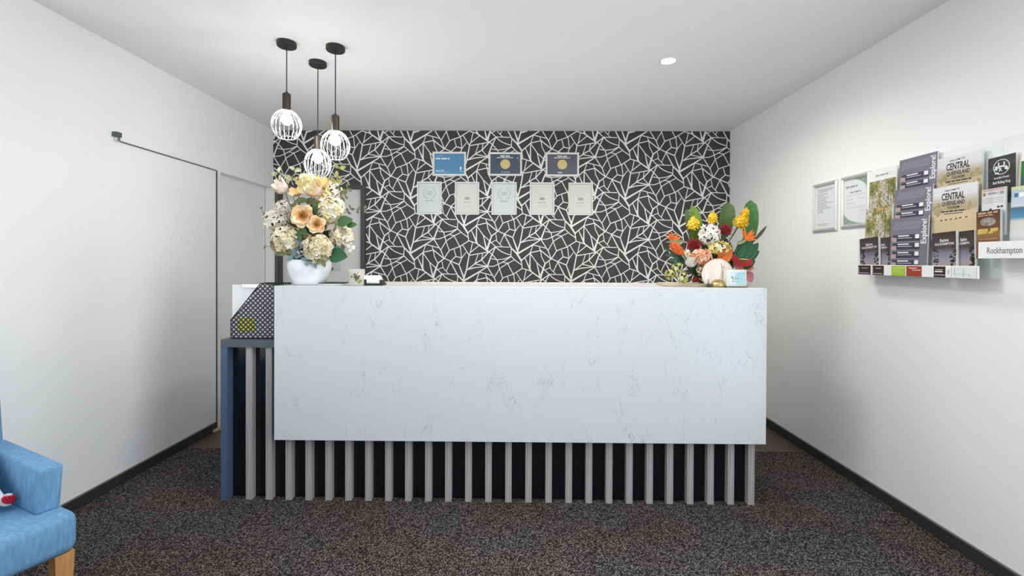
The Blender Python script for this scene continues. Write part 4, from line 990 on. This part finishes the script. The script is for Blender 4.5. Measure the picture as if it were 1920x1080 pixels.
def leaf_stalk(label, specs, root, m, name='leaf_stalk', y=2.58, cat='leaf', group=None, r=.002):
    """a stalk carrying one or more leaves; specs: (base px, tip px, width px, normal, shape)"""
    b0 = V2(*specs[0][0], y); t = thing(name, label, cat, b0, group)
    for bp, tp, wpx, nr, sh in specs:
        mb = MB(); mb.leaf(V2(*bp, y), V2(*tp, y - .015), wpx * y / F_PX, nr, droop=.06, mi=0, shape=sh, rows=12, full=.38 if 'paddle' in name or 'broad' in name else .8); mb.build('leaf', m, t, smooth=True)
    stem_to(t, b0, root, r); return t
NF = (0, -1, .25)
leaf_stalk('broad dark green leaf pointing right beside the lowest hydrangea', [((618, 478), (652, 482), 30, NF, .42)], vroot(), G_DARK, y=2.52)
leaf_stalk('rounded green leaf at the right of the bouquet with a smaller olive tip leaf', [((632, 420), (662, 412), 22, NF, .45), ((650, 424), (670, 421), 12, NF, .5)], vroot(), G_MID, y=2.55)
leaf_stalk('olive leaf under the lower left hydrangea', [((546, 470), (516, 478), 15, NF, .45), ((556, 468), (538, 475), 10, NF, .5)], vroot(), G_OLIVE, y=2.53)
leaf_stalk('green leaves between the peach bloom and upper right hydrangea', [((588, 402), (597, 380), 15, NF, .5), ((584, 412), (606, 402), 13, NF, .5), ((600, 398), (612, 384), 10, NF, .5)], vroot(), G_MID, y=2.55)
leaf_stalk('mid green leaves below the peach bloom', [((563, 428), (575, 440), 14, NF, .5), ((556, 430), (566, 452), 10, NF, .5)], vroot(), G_MID, y=2.54)
leaf_stalk('dark leaves tucked under the top blooms', [((552, 378), (580, 376), 12, NF, .5), ((572, 376), (596, 381), 14, NF, .5), ((545, 384), (560, 388), 9, NF, .5)], vroot(), G_OLIVE, y=2.57)
leaf_stalk('pointed green leaf hanging over the vase rim', [((604, 486), (610, 501), 9, NF, .5), ((598, 484), (592, 492), 8, NF, .5)], vroot(), G_OLIVE, y=2.48)
leaf_stalk('dark brown leaf behind the left blossom spray', [((528, 418), (505, 425), 11, NF, .5)], vroot(), FM('brown_leaf', (.07, .055, .03)), y=2.6)
leaf_stalk('shadowy green backing leaves behind the middle of the bouquet', [((580, 470), (545, 400), 26, NF, .5), ((582, 470), (560, 380), 24, NF, .5), ((584, 470), (590, 372), 24, NF, .5), ((586, 470), (615, 400), 26, NF, .5), ((588, 470), (632, 430), 24, NF, .5), ((578, 472), (532, 430), 24, NF, .5)], vroot(), FM('dark_olive_leaf', (.05, .065, .025)), y=2.66)  # dark olive foliage filling in behind the blooms
leaf_stalk('brown dried leaves behind the left of the bouquet', [((560, 455), (520, 425), 18, NF, .5), ((560, 450), (526, 408), 16, NF, .5), ((625, 450), (655, 440), 16, NF, .5), ((620, 440), (648, 455), 14, NF, .5)], vroot(), FM('dried_leaf', (.15, .10, .045)), y=2.64)
leaf_stalk('dark green filler leaves low on the left above the vase', [((572, 484), (545, 488), 12, NF, .5), ((576, 476), (560, 486), 14, NF, .5), ((582, 480), (572, 462), 12, NF, .5)], vroot(), G_DARK, y=2.54)
def eucalyptus(label, stems, m, root, y, rad_px=6.0, name='eucalyptus_sprig'):
    p0 = V2(*stems[0][0], y); t = thing(name, label, 'sprig', p0)
    for k, path in enumerate(stems):
        pts = [V2(*p, y + .01 * math.sin(k + q)) for q, p in enumerate(path)]
        mb = MB(); mb.tube(pts, .0014, 5); mb.build('twig', B_STEM, t)
        for q in range(1, len(pts)):
            for sd in (-1, 1):
                d = (pts[q] - pts[q - 1]).normalized(); s = Vector((-d.z, 0, d.x)) * sd
                L = rad_px * y / F_PX * random.uniform(.8, 1.25)
                mb = MB(); mb.leaf(pts[q] - d * L * .2, pts[q] + s * L * 1.5 + d * L * .5 + Vector((0, random.uniform(-.01, .01), 0)), L * random.uniform(.8, 1.1), (random.uniform(-.4, .4), -1, random.uniform(-.3, .3)), fold=.08, rows=5); mb.build('leaf', m, t, smooth=True)
    stem_to(t, p0, root, .0016, B_STEM); return t
eucalyptus('cream-edged leaf sprig rising at the top left of the bouquet', [[(545, 352), (533, 335), (520, 322)], [(545, 352), (548, 335), (552, 318)], [(545, 352), (536, 342), (524, 338)]], G_PALE, vroot(), 2.62, 8)
eucalyptus('yellow-green sprig rising beside the rightmost pendant', [[(622, 360), (630, 340), (636, 314)], [(622, 360), (622, 342), (634, 330)]], FM('yellow_green_leaf', (.36, .38, .12), .4), vroot(), 2.63, 7)
eucalyptus('olive leaf sprig reaching over the pale door at upper right', [[(625, 372), (640, 358), (652, 352)], [(625, 372), (640, 368), (648, 366)]], G_OLIVE, vroot(), 2.60, 7)
eucalyptus('long thin sprig stretching farthest right across the door frame', [[(640, 402), (652, 396), (658, 390), (671, 393), (684, 392)]], FM('dusky_leaf', (.12, .14, .10)), vroot(), 2.60, 5)
eucalyptus('thin dark twig stretching farthest left of the bouquet', [[(520, 415), (505, 405), (495, 402), (490, 390)], [(520, 415), (506, 410), (494, 406)]], FM('dark_twig_leaf', (.05, .045, .04)), vroot(), 2.60, 2.6)
eucalyptus('tiny dark sprig pointing left beside the lower hydrangea', [[(520, 462), (508, 462), (497, 462)]], FM('slate_leaf', (.06, .07, .07)), vroot(), 2.58, 3.4)
eucalyptus('blue-grey round leaf sprig low in the middle above the vase', [[(570, 488), (566, 478), (560, 466), (562, 456)], [(570, 488), (556, 484), (549, 480)]], G_EUC, vroot(), 2.51, 8.5)
eucalyptus('blue-grey round leaf sprig spilling over the vase rim', [[(588, 484), (594, 489), (588, 495)], [(588, 484), (578, 488), (574, 490)]], G_EUC, vroot(), 2.475, 7.5)
eucalyptus('pale blue leaves peeping out right of the lowest hydrangea', [[(620, 474), (632, 464), (640, 470)]], G_EUC, vroot(), 2.58, 6)

# tropical arrangement on the tray
random.seed(5)
TR = at_y(1335, 520, 2.655)
def troot(): return (TR.x + random.uniform(-.06, .06), 2.66 + random.uniform(-.02, .02), TZ + .002)
G_BAN = FM('banana_leaf', (.05, .16, .03)); G_LIME = FM('lime_leaf', (.14, .24, .03)); G_GREY = FM('grey_green_leaf', (.15, .19, .10))
leaf_stalk('broad yellow-green leaf behind the left yellow flower', [((1303, 470), (1297, 385), 26, (.3, -1, .1), .6)], troot(), G_LIME, 'broad_leaf', 2.68, r=.004)
leaf_stalk('grey-green leaf rising from behind the red flower at left', [((1308, 480), (1287, 392), 18, (-.2, -1, .1), .55)], troot(), G_GREY, 'broad_leaf', 2.70, r=.004)
leaf_stalk('broad dull green leaf in the centre of the tropical display', [((1353, 450), (1365, 379), 28, (0, -1, .1), .6)], troot(), G_OLIVE if False else FM('dull_green_leaf', (.07, .13, .04)), 'broad_leaf', 2.70, r=.004)
leaf_stalk('tall paddle leaf standing highest at the right of the tropical display', [((1400, 470), (1407, 375), 27, (-.15, -1, .05), .6)], troot(), G_BAN, 'paddle_leaf', 2.66, r=.004)
t = leaf_stalk('dark ribbed palm leaf below the right bird of paradise', [((1385, 500), (1424, 470), 14, NF, .5), ((1382, 500), (1422, 455), 20, NF, .5), ((1378, 500), (1410, 446), 22, NF, .5), ((1376, 498), (1395, 446), 20, NF, .5), ((1386, 504), (1416, 488), 16, NF, .5)], troot(), G_DARK, 'palm_leaf', 2.62)
leaf_stalk('dark pointed leaf spike at the far right of the tropical display', [((1404, 462), (1438, 423), 6, NF, .6)], troot(), FM('bronze_leaf', (.07, .06, .045)), 'leaf_spike', 2.64)
leaf_stalk('thin grassy leaves reaching left above the lime orchids', [((1285, 478), (1243, 467), 6, NF, .5), ((1285, 482), (1246, 478), 7, NF, .5), ((1288, 486), (1250, 488), 7, NF, .5), ((1290, 490), (1258, 496), 8, NF, .5), ((1292, 472), (1252, 458), 6, NF, .5)], troot(), FM('blue_green_leaf', (.04, .10, .06)), 'grass_leaves', 2.62)
leaf_stalk('dark green filler leaves in the middle of the tropical display', [((1330, 500), (1318, 455), 24, NF, .5), ((1335, 500), (1345, 450), 24, NF, .5), ((1330, 505), (1300, 478), 20, NF, .5), ((1345, 500), (1370, 455), 24, NF, .5), ((1322, 520), (1288, 500), 22, NF, .5), ((1325, 520), (1305, 510), 20, NF, .5), ((1350, 510), (1385, 470), 22, NF, .5)], troot(), FM('dark_green_leaf', (.02, .075, .025)), 'filler_leaves', 2.67)  # deep green foliage between the tropical flowers
F_YEL = [FM('golden_petal', (.86, .62, .03)), FM('bright_yellow_petal', (.90, .74, .10)), FM('deep_gold_petal', (.78, .48, .02))]
def cone_flower(label, px, py, y, rx, rz, mats, name='ginger_flower', tilt=0.0, n=46, pr=.55, curl=.2, root=None):
    c = V2(px, py, y); k = y / F_PX; t = thing(name, label, 'flower', c)
    ax = Vector((math.sin(tilt), -.25, math.cos(tilt))).normalized(); R = Vector((0, 0, 1)).rotation_difference(ax).to_matrix()
    mb = MB()
    for q in range(n):
        u = q / (n - 1); z = -1 + 2 * u; s = math.sqrt(max(.02, 1 - z * z)) * (1.05 - .35 * u); a = q * 2.39996
        d = R @ Vector((s * math.cos(a) * rx, s * math.sin(a) * rx, z * rz)) * k
        nn = (R @ Vector((math.cos(a) * .8, math.sin(a) * .8, .75))).normalized()
        mb.petal(c + d * .8, nn, math.atan2(0, 1) + a, rx * k * pr, rx * k * pr * .9, 0, .5, curl, random.randrange(len(mats)), rows=2)
        mb.petal(c + d * .8, nn, a + 2.1, rx * k * pr, rx * k * pr * .9, 0, .5, curl, random.randrange(len(mats)), rows=2)
    mb.build('bracts', mats, t, smooth=True, kind='stuff')
    core = MB(); core.ball((0, 0, 0), 1, 10, 7)
    for v in core.v: v[:] = c + R @ Vector((v.x * rx * .78, v.y * rx * .78, v.z * rz * .85)) * k
    core.build('flower_head', mats[-1], t, smooth=True); stem_to(t, c, root or troot(), .003); return t
cone_flower('yellow ginger flower at the left, before the lime leaf', 1300.5, 419, 2.62, 11, 12, F_YEL)
cone_flower('pointed yellow ginger flower in the middle above the white blossoms', 1336.5, 409, 2.64, 9, 12, F_YEL)
cone_flower('large yellow ginger flower before the tall paddle leaf', 1390, 416, 2.60, 13, 14, F_YEL, tilt=.5)
cone_flower('small golden ginger head tipping the large yellow one', 1397, 399, 2.62, 8, 8, F_YEL, tilt=.3)
cluster('white starry blossom cluster in the middle of the tropical display', 1331, 440, 2.58, 20, [F_WHITE[0], F_WHITE[0], F_WHITE[1]], troot(), 44, .36, core=(.55, G_DARK), name='blossom_cluster', pet=5, sq=(1, .6, .9))
F_RED = [FM('crimson_petal', (.34, .012, .012)), FM('dark_red_petal', (.20, .01, .012))]
def spiky(label, px, py, y, r_px, mats, n=90):
    c = V2(px, py, y); r = r_px * y / F_PX; t = thing('protea', label, 'flower', c); mb = MB()
    for q in range(n):
        z = 1 - 1.7 * (q + .5) / n; a = q * 2.39996; s = math.sqrt(max(0, 1 - z * z)); d = Vector((s * math.cos(a), s * math.sin(a) - .2, z)).normalized()
        p = c + d * r * .3; e = c + d * r * random.uniform(.9, 1.12) + Vector((0, 0, .02 * r))
        mb.tube([p, (p + e) / 2 + Vector((0, 0, r * .05)), e], [r * .07, r * .06, r * .03], 4, mi=random.randrange(2))
    mb.build('spines', mats, t, kind='stuff'); core = MB(); core.ball(c, r * .55, 10, 6); core.build('flower_head', mats[1], t, smooth=True); stem_to(t, c, troot(), .003)
spiky('crimson pincushion flower right of the white blossoms', 1360, 433, 2.60, 13, F_RED)
spiky('crimson pincushion flower at the left below the lime leaf', 1301, 461, 2.60, 14, F_RED)
spiky('small dark red flower low by the tray, left of the disc', 1305, 524, 2.60, 8, F_RED, 50)
F_OR = [FM('orange_petal', (.72, .17, .02)), FM('deep_orange_petal', (.58, .10, .015))]
def paradise(label, px, py, y, tips, pod):
    c = V2(px, py, y); t = thing('bird_of_paradise', label, 'flower', c)
    for tp in tips:
        mb = MB(); mb.leaf(c, V2(*tp, y - .01), 5.5 * y / F_PX, NF, fold=.3, rows=5, shape=.4); mb.build('petal', F_OR[0], t, smooth=True)
    mb = MB(); mb.leaf(V2(*pod[0], y), V2(*pod[1], y), 7 * y / F_PX, NF, fold=.4, rows=5, shape=.4); mb.build('flower_sheath', FM('sheath_green', (.28, .28, .16)), t, smooth=True)
    stem_to(t, c, troot(), .0028)
paradise('orange bird of paradise at the far left of the tropical display', 1262, 450, 2.60, [(1252, 437), (1258, 434), (1249, 444), (1272, 438), (1277, 445), (1268, 440)], [(1285, 453), (1247, 454)])
paradise('orange bird of paradise at the right before the tall paddle leaf', 1396, 448, 2.57, [(1391, 430), (1396, 428), (1412, 430), (1416, 434), (1420, 442), (1420, 450), (1408, 452)], [(1380, 458), (1402, 449)])
def torch(label, p0, p1, y, w_px, mats):
    a, b = V2(*p0, y), V2(*p1, y - .02); t = thing('torch_flower', label, 'flower', a); d = (b - a); L = d.length; d.normalize(); k = y / F_PX
    mb = MB(); u0 = d.orthogonal().normalized(); w0 = d.cross(u0)
    for q in range(70):
        u = q / 69; r = w_px * k * math.sin(math.pi * (.12 + .83 * u)) ** .6; an = q * 2.39996; o_ = u0 * math.cos(an) + w0 * math.sin(an)
        p = a + d * L * u + o_ * r * .55; mb.tube([p, p + o_ * r * .5 - d * .004], [r * .28, r * .10], 4, mi=q % 2)
    mb.build('bracts', mats, t, smooth=False, kind='stuff')
    core = MB(); core.tube([a + d * L * q / 6 for q in range(7)], [w_px * k * .75 * math.sin(math.pi * (.12 + .8 * q / 6)) ** .6 for q in range(7)], 10); core.build('flower_head', mats[1], t, smooth=True)
    stem_to(t, b, troot(), .003)
torch('orange torch flower lying aslant at the left of the display', (1258, 457), (1281, 477), 2.58, 9, F_OR)
F_PK = [FM('apricot_petal', (.80, .42, .26)), FM('pale_apricot_petal', (.82, .60, .42)), FM('coral_petal', (.74, .26, .13))]
cluster('apricot carnation-like cluster left above the disc ornament', 1315, 481, 2.56, 17, F_PK, troot(), 70, .36, name='carnation', sq=(1.05, .7, .75))
cluster('coral small cluster touching the top left rim of the disc', 1324, 494, 2.565, 8, [F_PK[2], F_PK[0]], troot(), 30, .5, name='carnation')
F_LY = [FM('cream_orchid_petal', (.80, .66, .22)), FM('pale_orchid_petal', (.80, .74, .46))]
cluster('pale yellow orchid spray in the centre above the disc', 1348, 464, 2.57, 14, F_LY, troot(), 26, .5, name='orchid_spray', sq=(1.3, .6, .8), pet=5)
cluster('small apricot orchids at the left beside the crimson pincushion', 1287, 476, 2.58, 8, [F_PK[1], F_LY[1]], troot(), 20, .5, name='orchid_spray', pet=5)
cluster('small cream blossoms left of the disc ornament rim', 1314, 505, 2.575, 8, [F_PK[1], F_LY[1]], troot(), 18, .5, name='orchid_spray', sq=(.8, .6, 1.4), pet=5)
F_LG = [FM('lime_orchid_petal', (.40, .42, .08)), FM('pale_lime_orchid_petal', (.58, .57, .22))]
cluster('lime orchid spray lowest at the left corner of the tray', 1256, 514, 2.60, 9, F_LG, troot(), 13, .5, name='orchid_spray', pet=5)
cluster('lime orchid spray under the grassy leaves', 1270, 502, 2.60, 9, F_LG, troot(), 13, .5, name='orchid_spray', pet=5)
cluster('lime orchid spray resting on the tray under the white petal', 1279, 520, 2.58, 10, F_LG, troot(), 14, .5, name='orchid_spray', pet=5)
def spathe(label, px, py, y, r_px, tilt, m, nrm=(0, -1, .3), spad=True, name='anthurium', wd=1.5):
    c = V2(px, py, y); r = r_px * y / F_PX; t = thing(name, label, 'flower', c); d = Vector((math.sin(tilt), -.1, math.cos(tilt))).normalized()
    mb = MB(); mb.leaf(c - d * r, c + d * r, r * wd, nrm, droop=-.12, fold=.2, rows=10, shape=.42, full=.55); mb.build('spathe', m, t, smooth=True)
    if spad:
        mb = MB(); nv = Vector(nrm).normalized(); mb.tube([c - d * r * .3 + nv * .004, c + d * r * .05 + nv * .018, c + d * r * .4 + nv * .026], [.0032, .003, .0015], 7); mb.build('spadix', FM('pale_spadix', (.75, .45, .15)), t, smooth=True)
    stem_to(t, c - d * r * .8, troot(), .0026)
spathe('large orange anthurium behind the disc ornament', 1360, 476, 2.58, 17, .5, F_OR[0], (.1, -1, .35))
spathe('large red anthurium right of the orange one', 1391, 488, 2.59, 21, 1.85, F_RED[0], (.1, -1, .4), wd=1.2)
spathe('pink-backed anthurium below the red one', 1394, 499, 2.60, 20, 1.8, FM('salmon_petal', (.60, .20, .15)), (0, -1, .1), False, wd=.9)
spathe('pink petal at the right low beside the boxed candle', 1405, 519, 2.64, 11, 2.9, FM('rose_pink_petal', (.55, .18, .18)), (0, -1, .2), False)
spathe('small orange petal upper left above the disc ornament', 1349, 472, 2.575, 10, -.9, F_OR[0], NF, False)
t = open_bloom('white tulip-like petals left of the disc ornament', 1294, 497, 2.57, 15, (.1, -.4, .9), [FM('greenish_white_petal', (.70, .69, .62)), FM('pale_stone_petal', (.64, .62, .54))], troot(), name='tulip', layers=((4, .95, 1.4, 0), (3, .8, 1.7, 0)), stamen=False)

# ------------------------------------------------------------------ blue armchair
AO = Vector((-1.967, 1.469, 0)); AR = Matrix.Translation(AO) @ Matrix.Rotation(math.radians(-24), 4, 'Z')
ac = thing('armchair', 'blue woven fabric armchair with honey timber legs at the left frame edge', 'armchair', M=AR)
def soft(name, x0, x1, y0, y1, z0, z1, bw, seg=4, fn=None):
    o = B(x0, x1, y0, y1, z0, z1).build(name, M_FABRIC, ac)
    if fn:
        for v in o.data.vertices: fn(v.co)
    return bevel(o, bw, seg)
soft('seat', -.27, .30, -.31, .31, .278, .425, .035)
def armf(v):
    if v.z > .5 and v.x < 0: v.z += .012
    if v.z > .5: v.y += .01 if v.y > 0 else -.01
soft('arm', -.26, .215, .222, .291, .42, .582, .014, 3, armf); soft('arm', -.26, .215, -.291, -.222, .42, .582, .014, 3, armf)
def backf(v):
    if v.z > .6: v.x -= .10
soft('backrest', -.338, -.255, -.30, .31, .29, 1.0, .025, 3, backf)
for lx, ly in ((.262, .273), (.262, -.273), (-.29, .265), (-.29, -.265)):
    mb = MB(); a, b = .027, .018; sx = .0 if lx > 0 else -.03
    mb.add([(lx - b + sx, ly - b, 0), (lx + b + sx, ly - b, 0), (lx + b + sx, ly + b, 0), (lx - b + sx, ly + b, 0), (lx - a, ly - a, .283), (lx + a, ly - a, .283), (lx + a, ly + a, .283), (lx - a, ly + a, .283)], [(0, 3, 2, 1), (4, 5, 6, 7), (0, 1, 5, 4), (1, 2, 6, 5), (2, 3, 7, 6), (3, 0, 4, 7)])
    mb.build('leg', M_WOODLEG, ac)
# cushion on the seat
cu = thing('scatter_cushion', 'white scatter cushion with red pompom corners on the blue armchair', 'cushion', M=AR @ Matrix.Translation((-.10, .0, .592)) @ Matrix.Rotation(math.radians(35), 4, 'Y'))
mb = MB(); n = 14; hx, hy = .22, .195
for sd in (1, -1):
    vs, fs = [], []
    for i in range(n + 1):
        for j in range(n + 1):
            u, v = -1 + 2 * i / n, -1 + 2 * j / n; vs.append((u * hx * (1 - .07 * (1 - v * v)), v * hy * (1 - .07 * (1 - u * u)), sd * (.004 + .05 * (max(0, (1 - u ** 4) * (1 - v ** 4))) ** .5)))
    for i in range(n):
        for j in range(n):
            a = i * (n + 1) + j; q = (a, a + n + 1, a + n + 2, a + 1); fs.append(q if sd > 0 else q[::-1])
    mb.add(vs, fs)
mb.build('cover', mat('white_cushion_cotton', (.78, .80, .82), .8), cu, smooth=True)
M_POM = [mat('red_pompom_wool', (.55, .02, .05), .9), mat('white_pompom_wool', (.80, .80, .80), .9)]
for u in (-1, 1):
    for v in (-1, 1):
        mb = MB(); c = Vector((u * hx, v * hy, 0))
        for q in range(120):
            z = 1 - 2 * (q + .5) / 120; a = q * 2.39996; r_ = math.sqrt(1 - z * z); d = Vector((r_ * math.cos(a), r_ * math.sin(a), z))
            mb.tube([c + d * .004, c + d * .021], [.0024, .003], 4, mi=0 if math.sin(a * 1.0 + z * 2) > -.3 else 1)
        mb.build('pompom', M_POM, cu, kind='stuff')
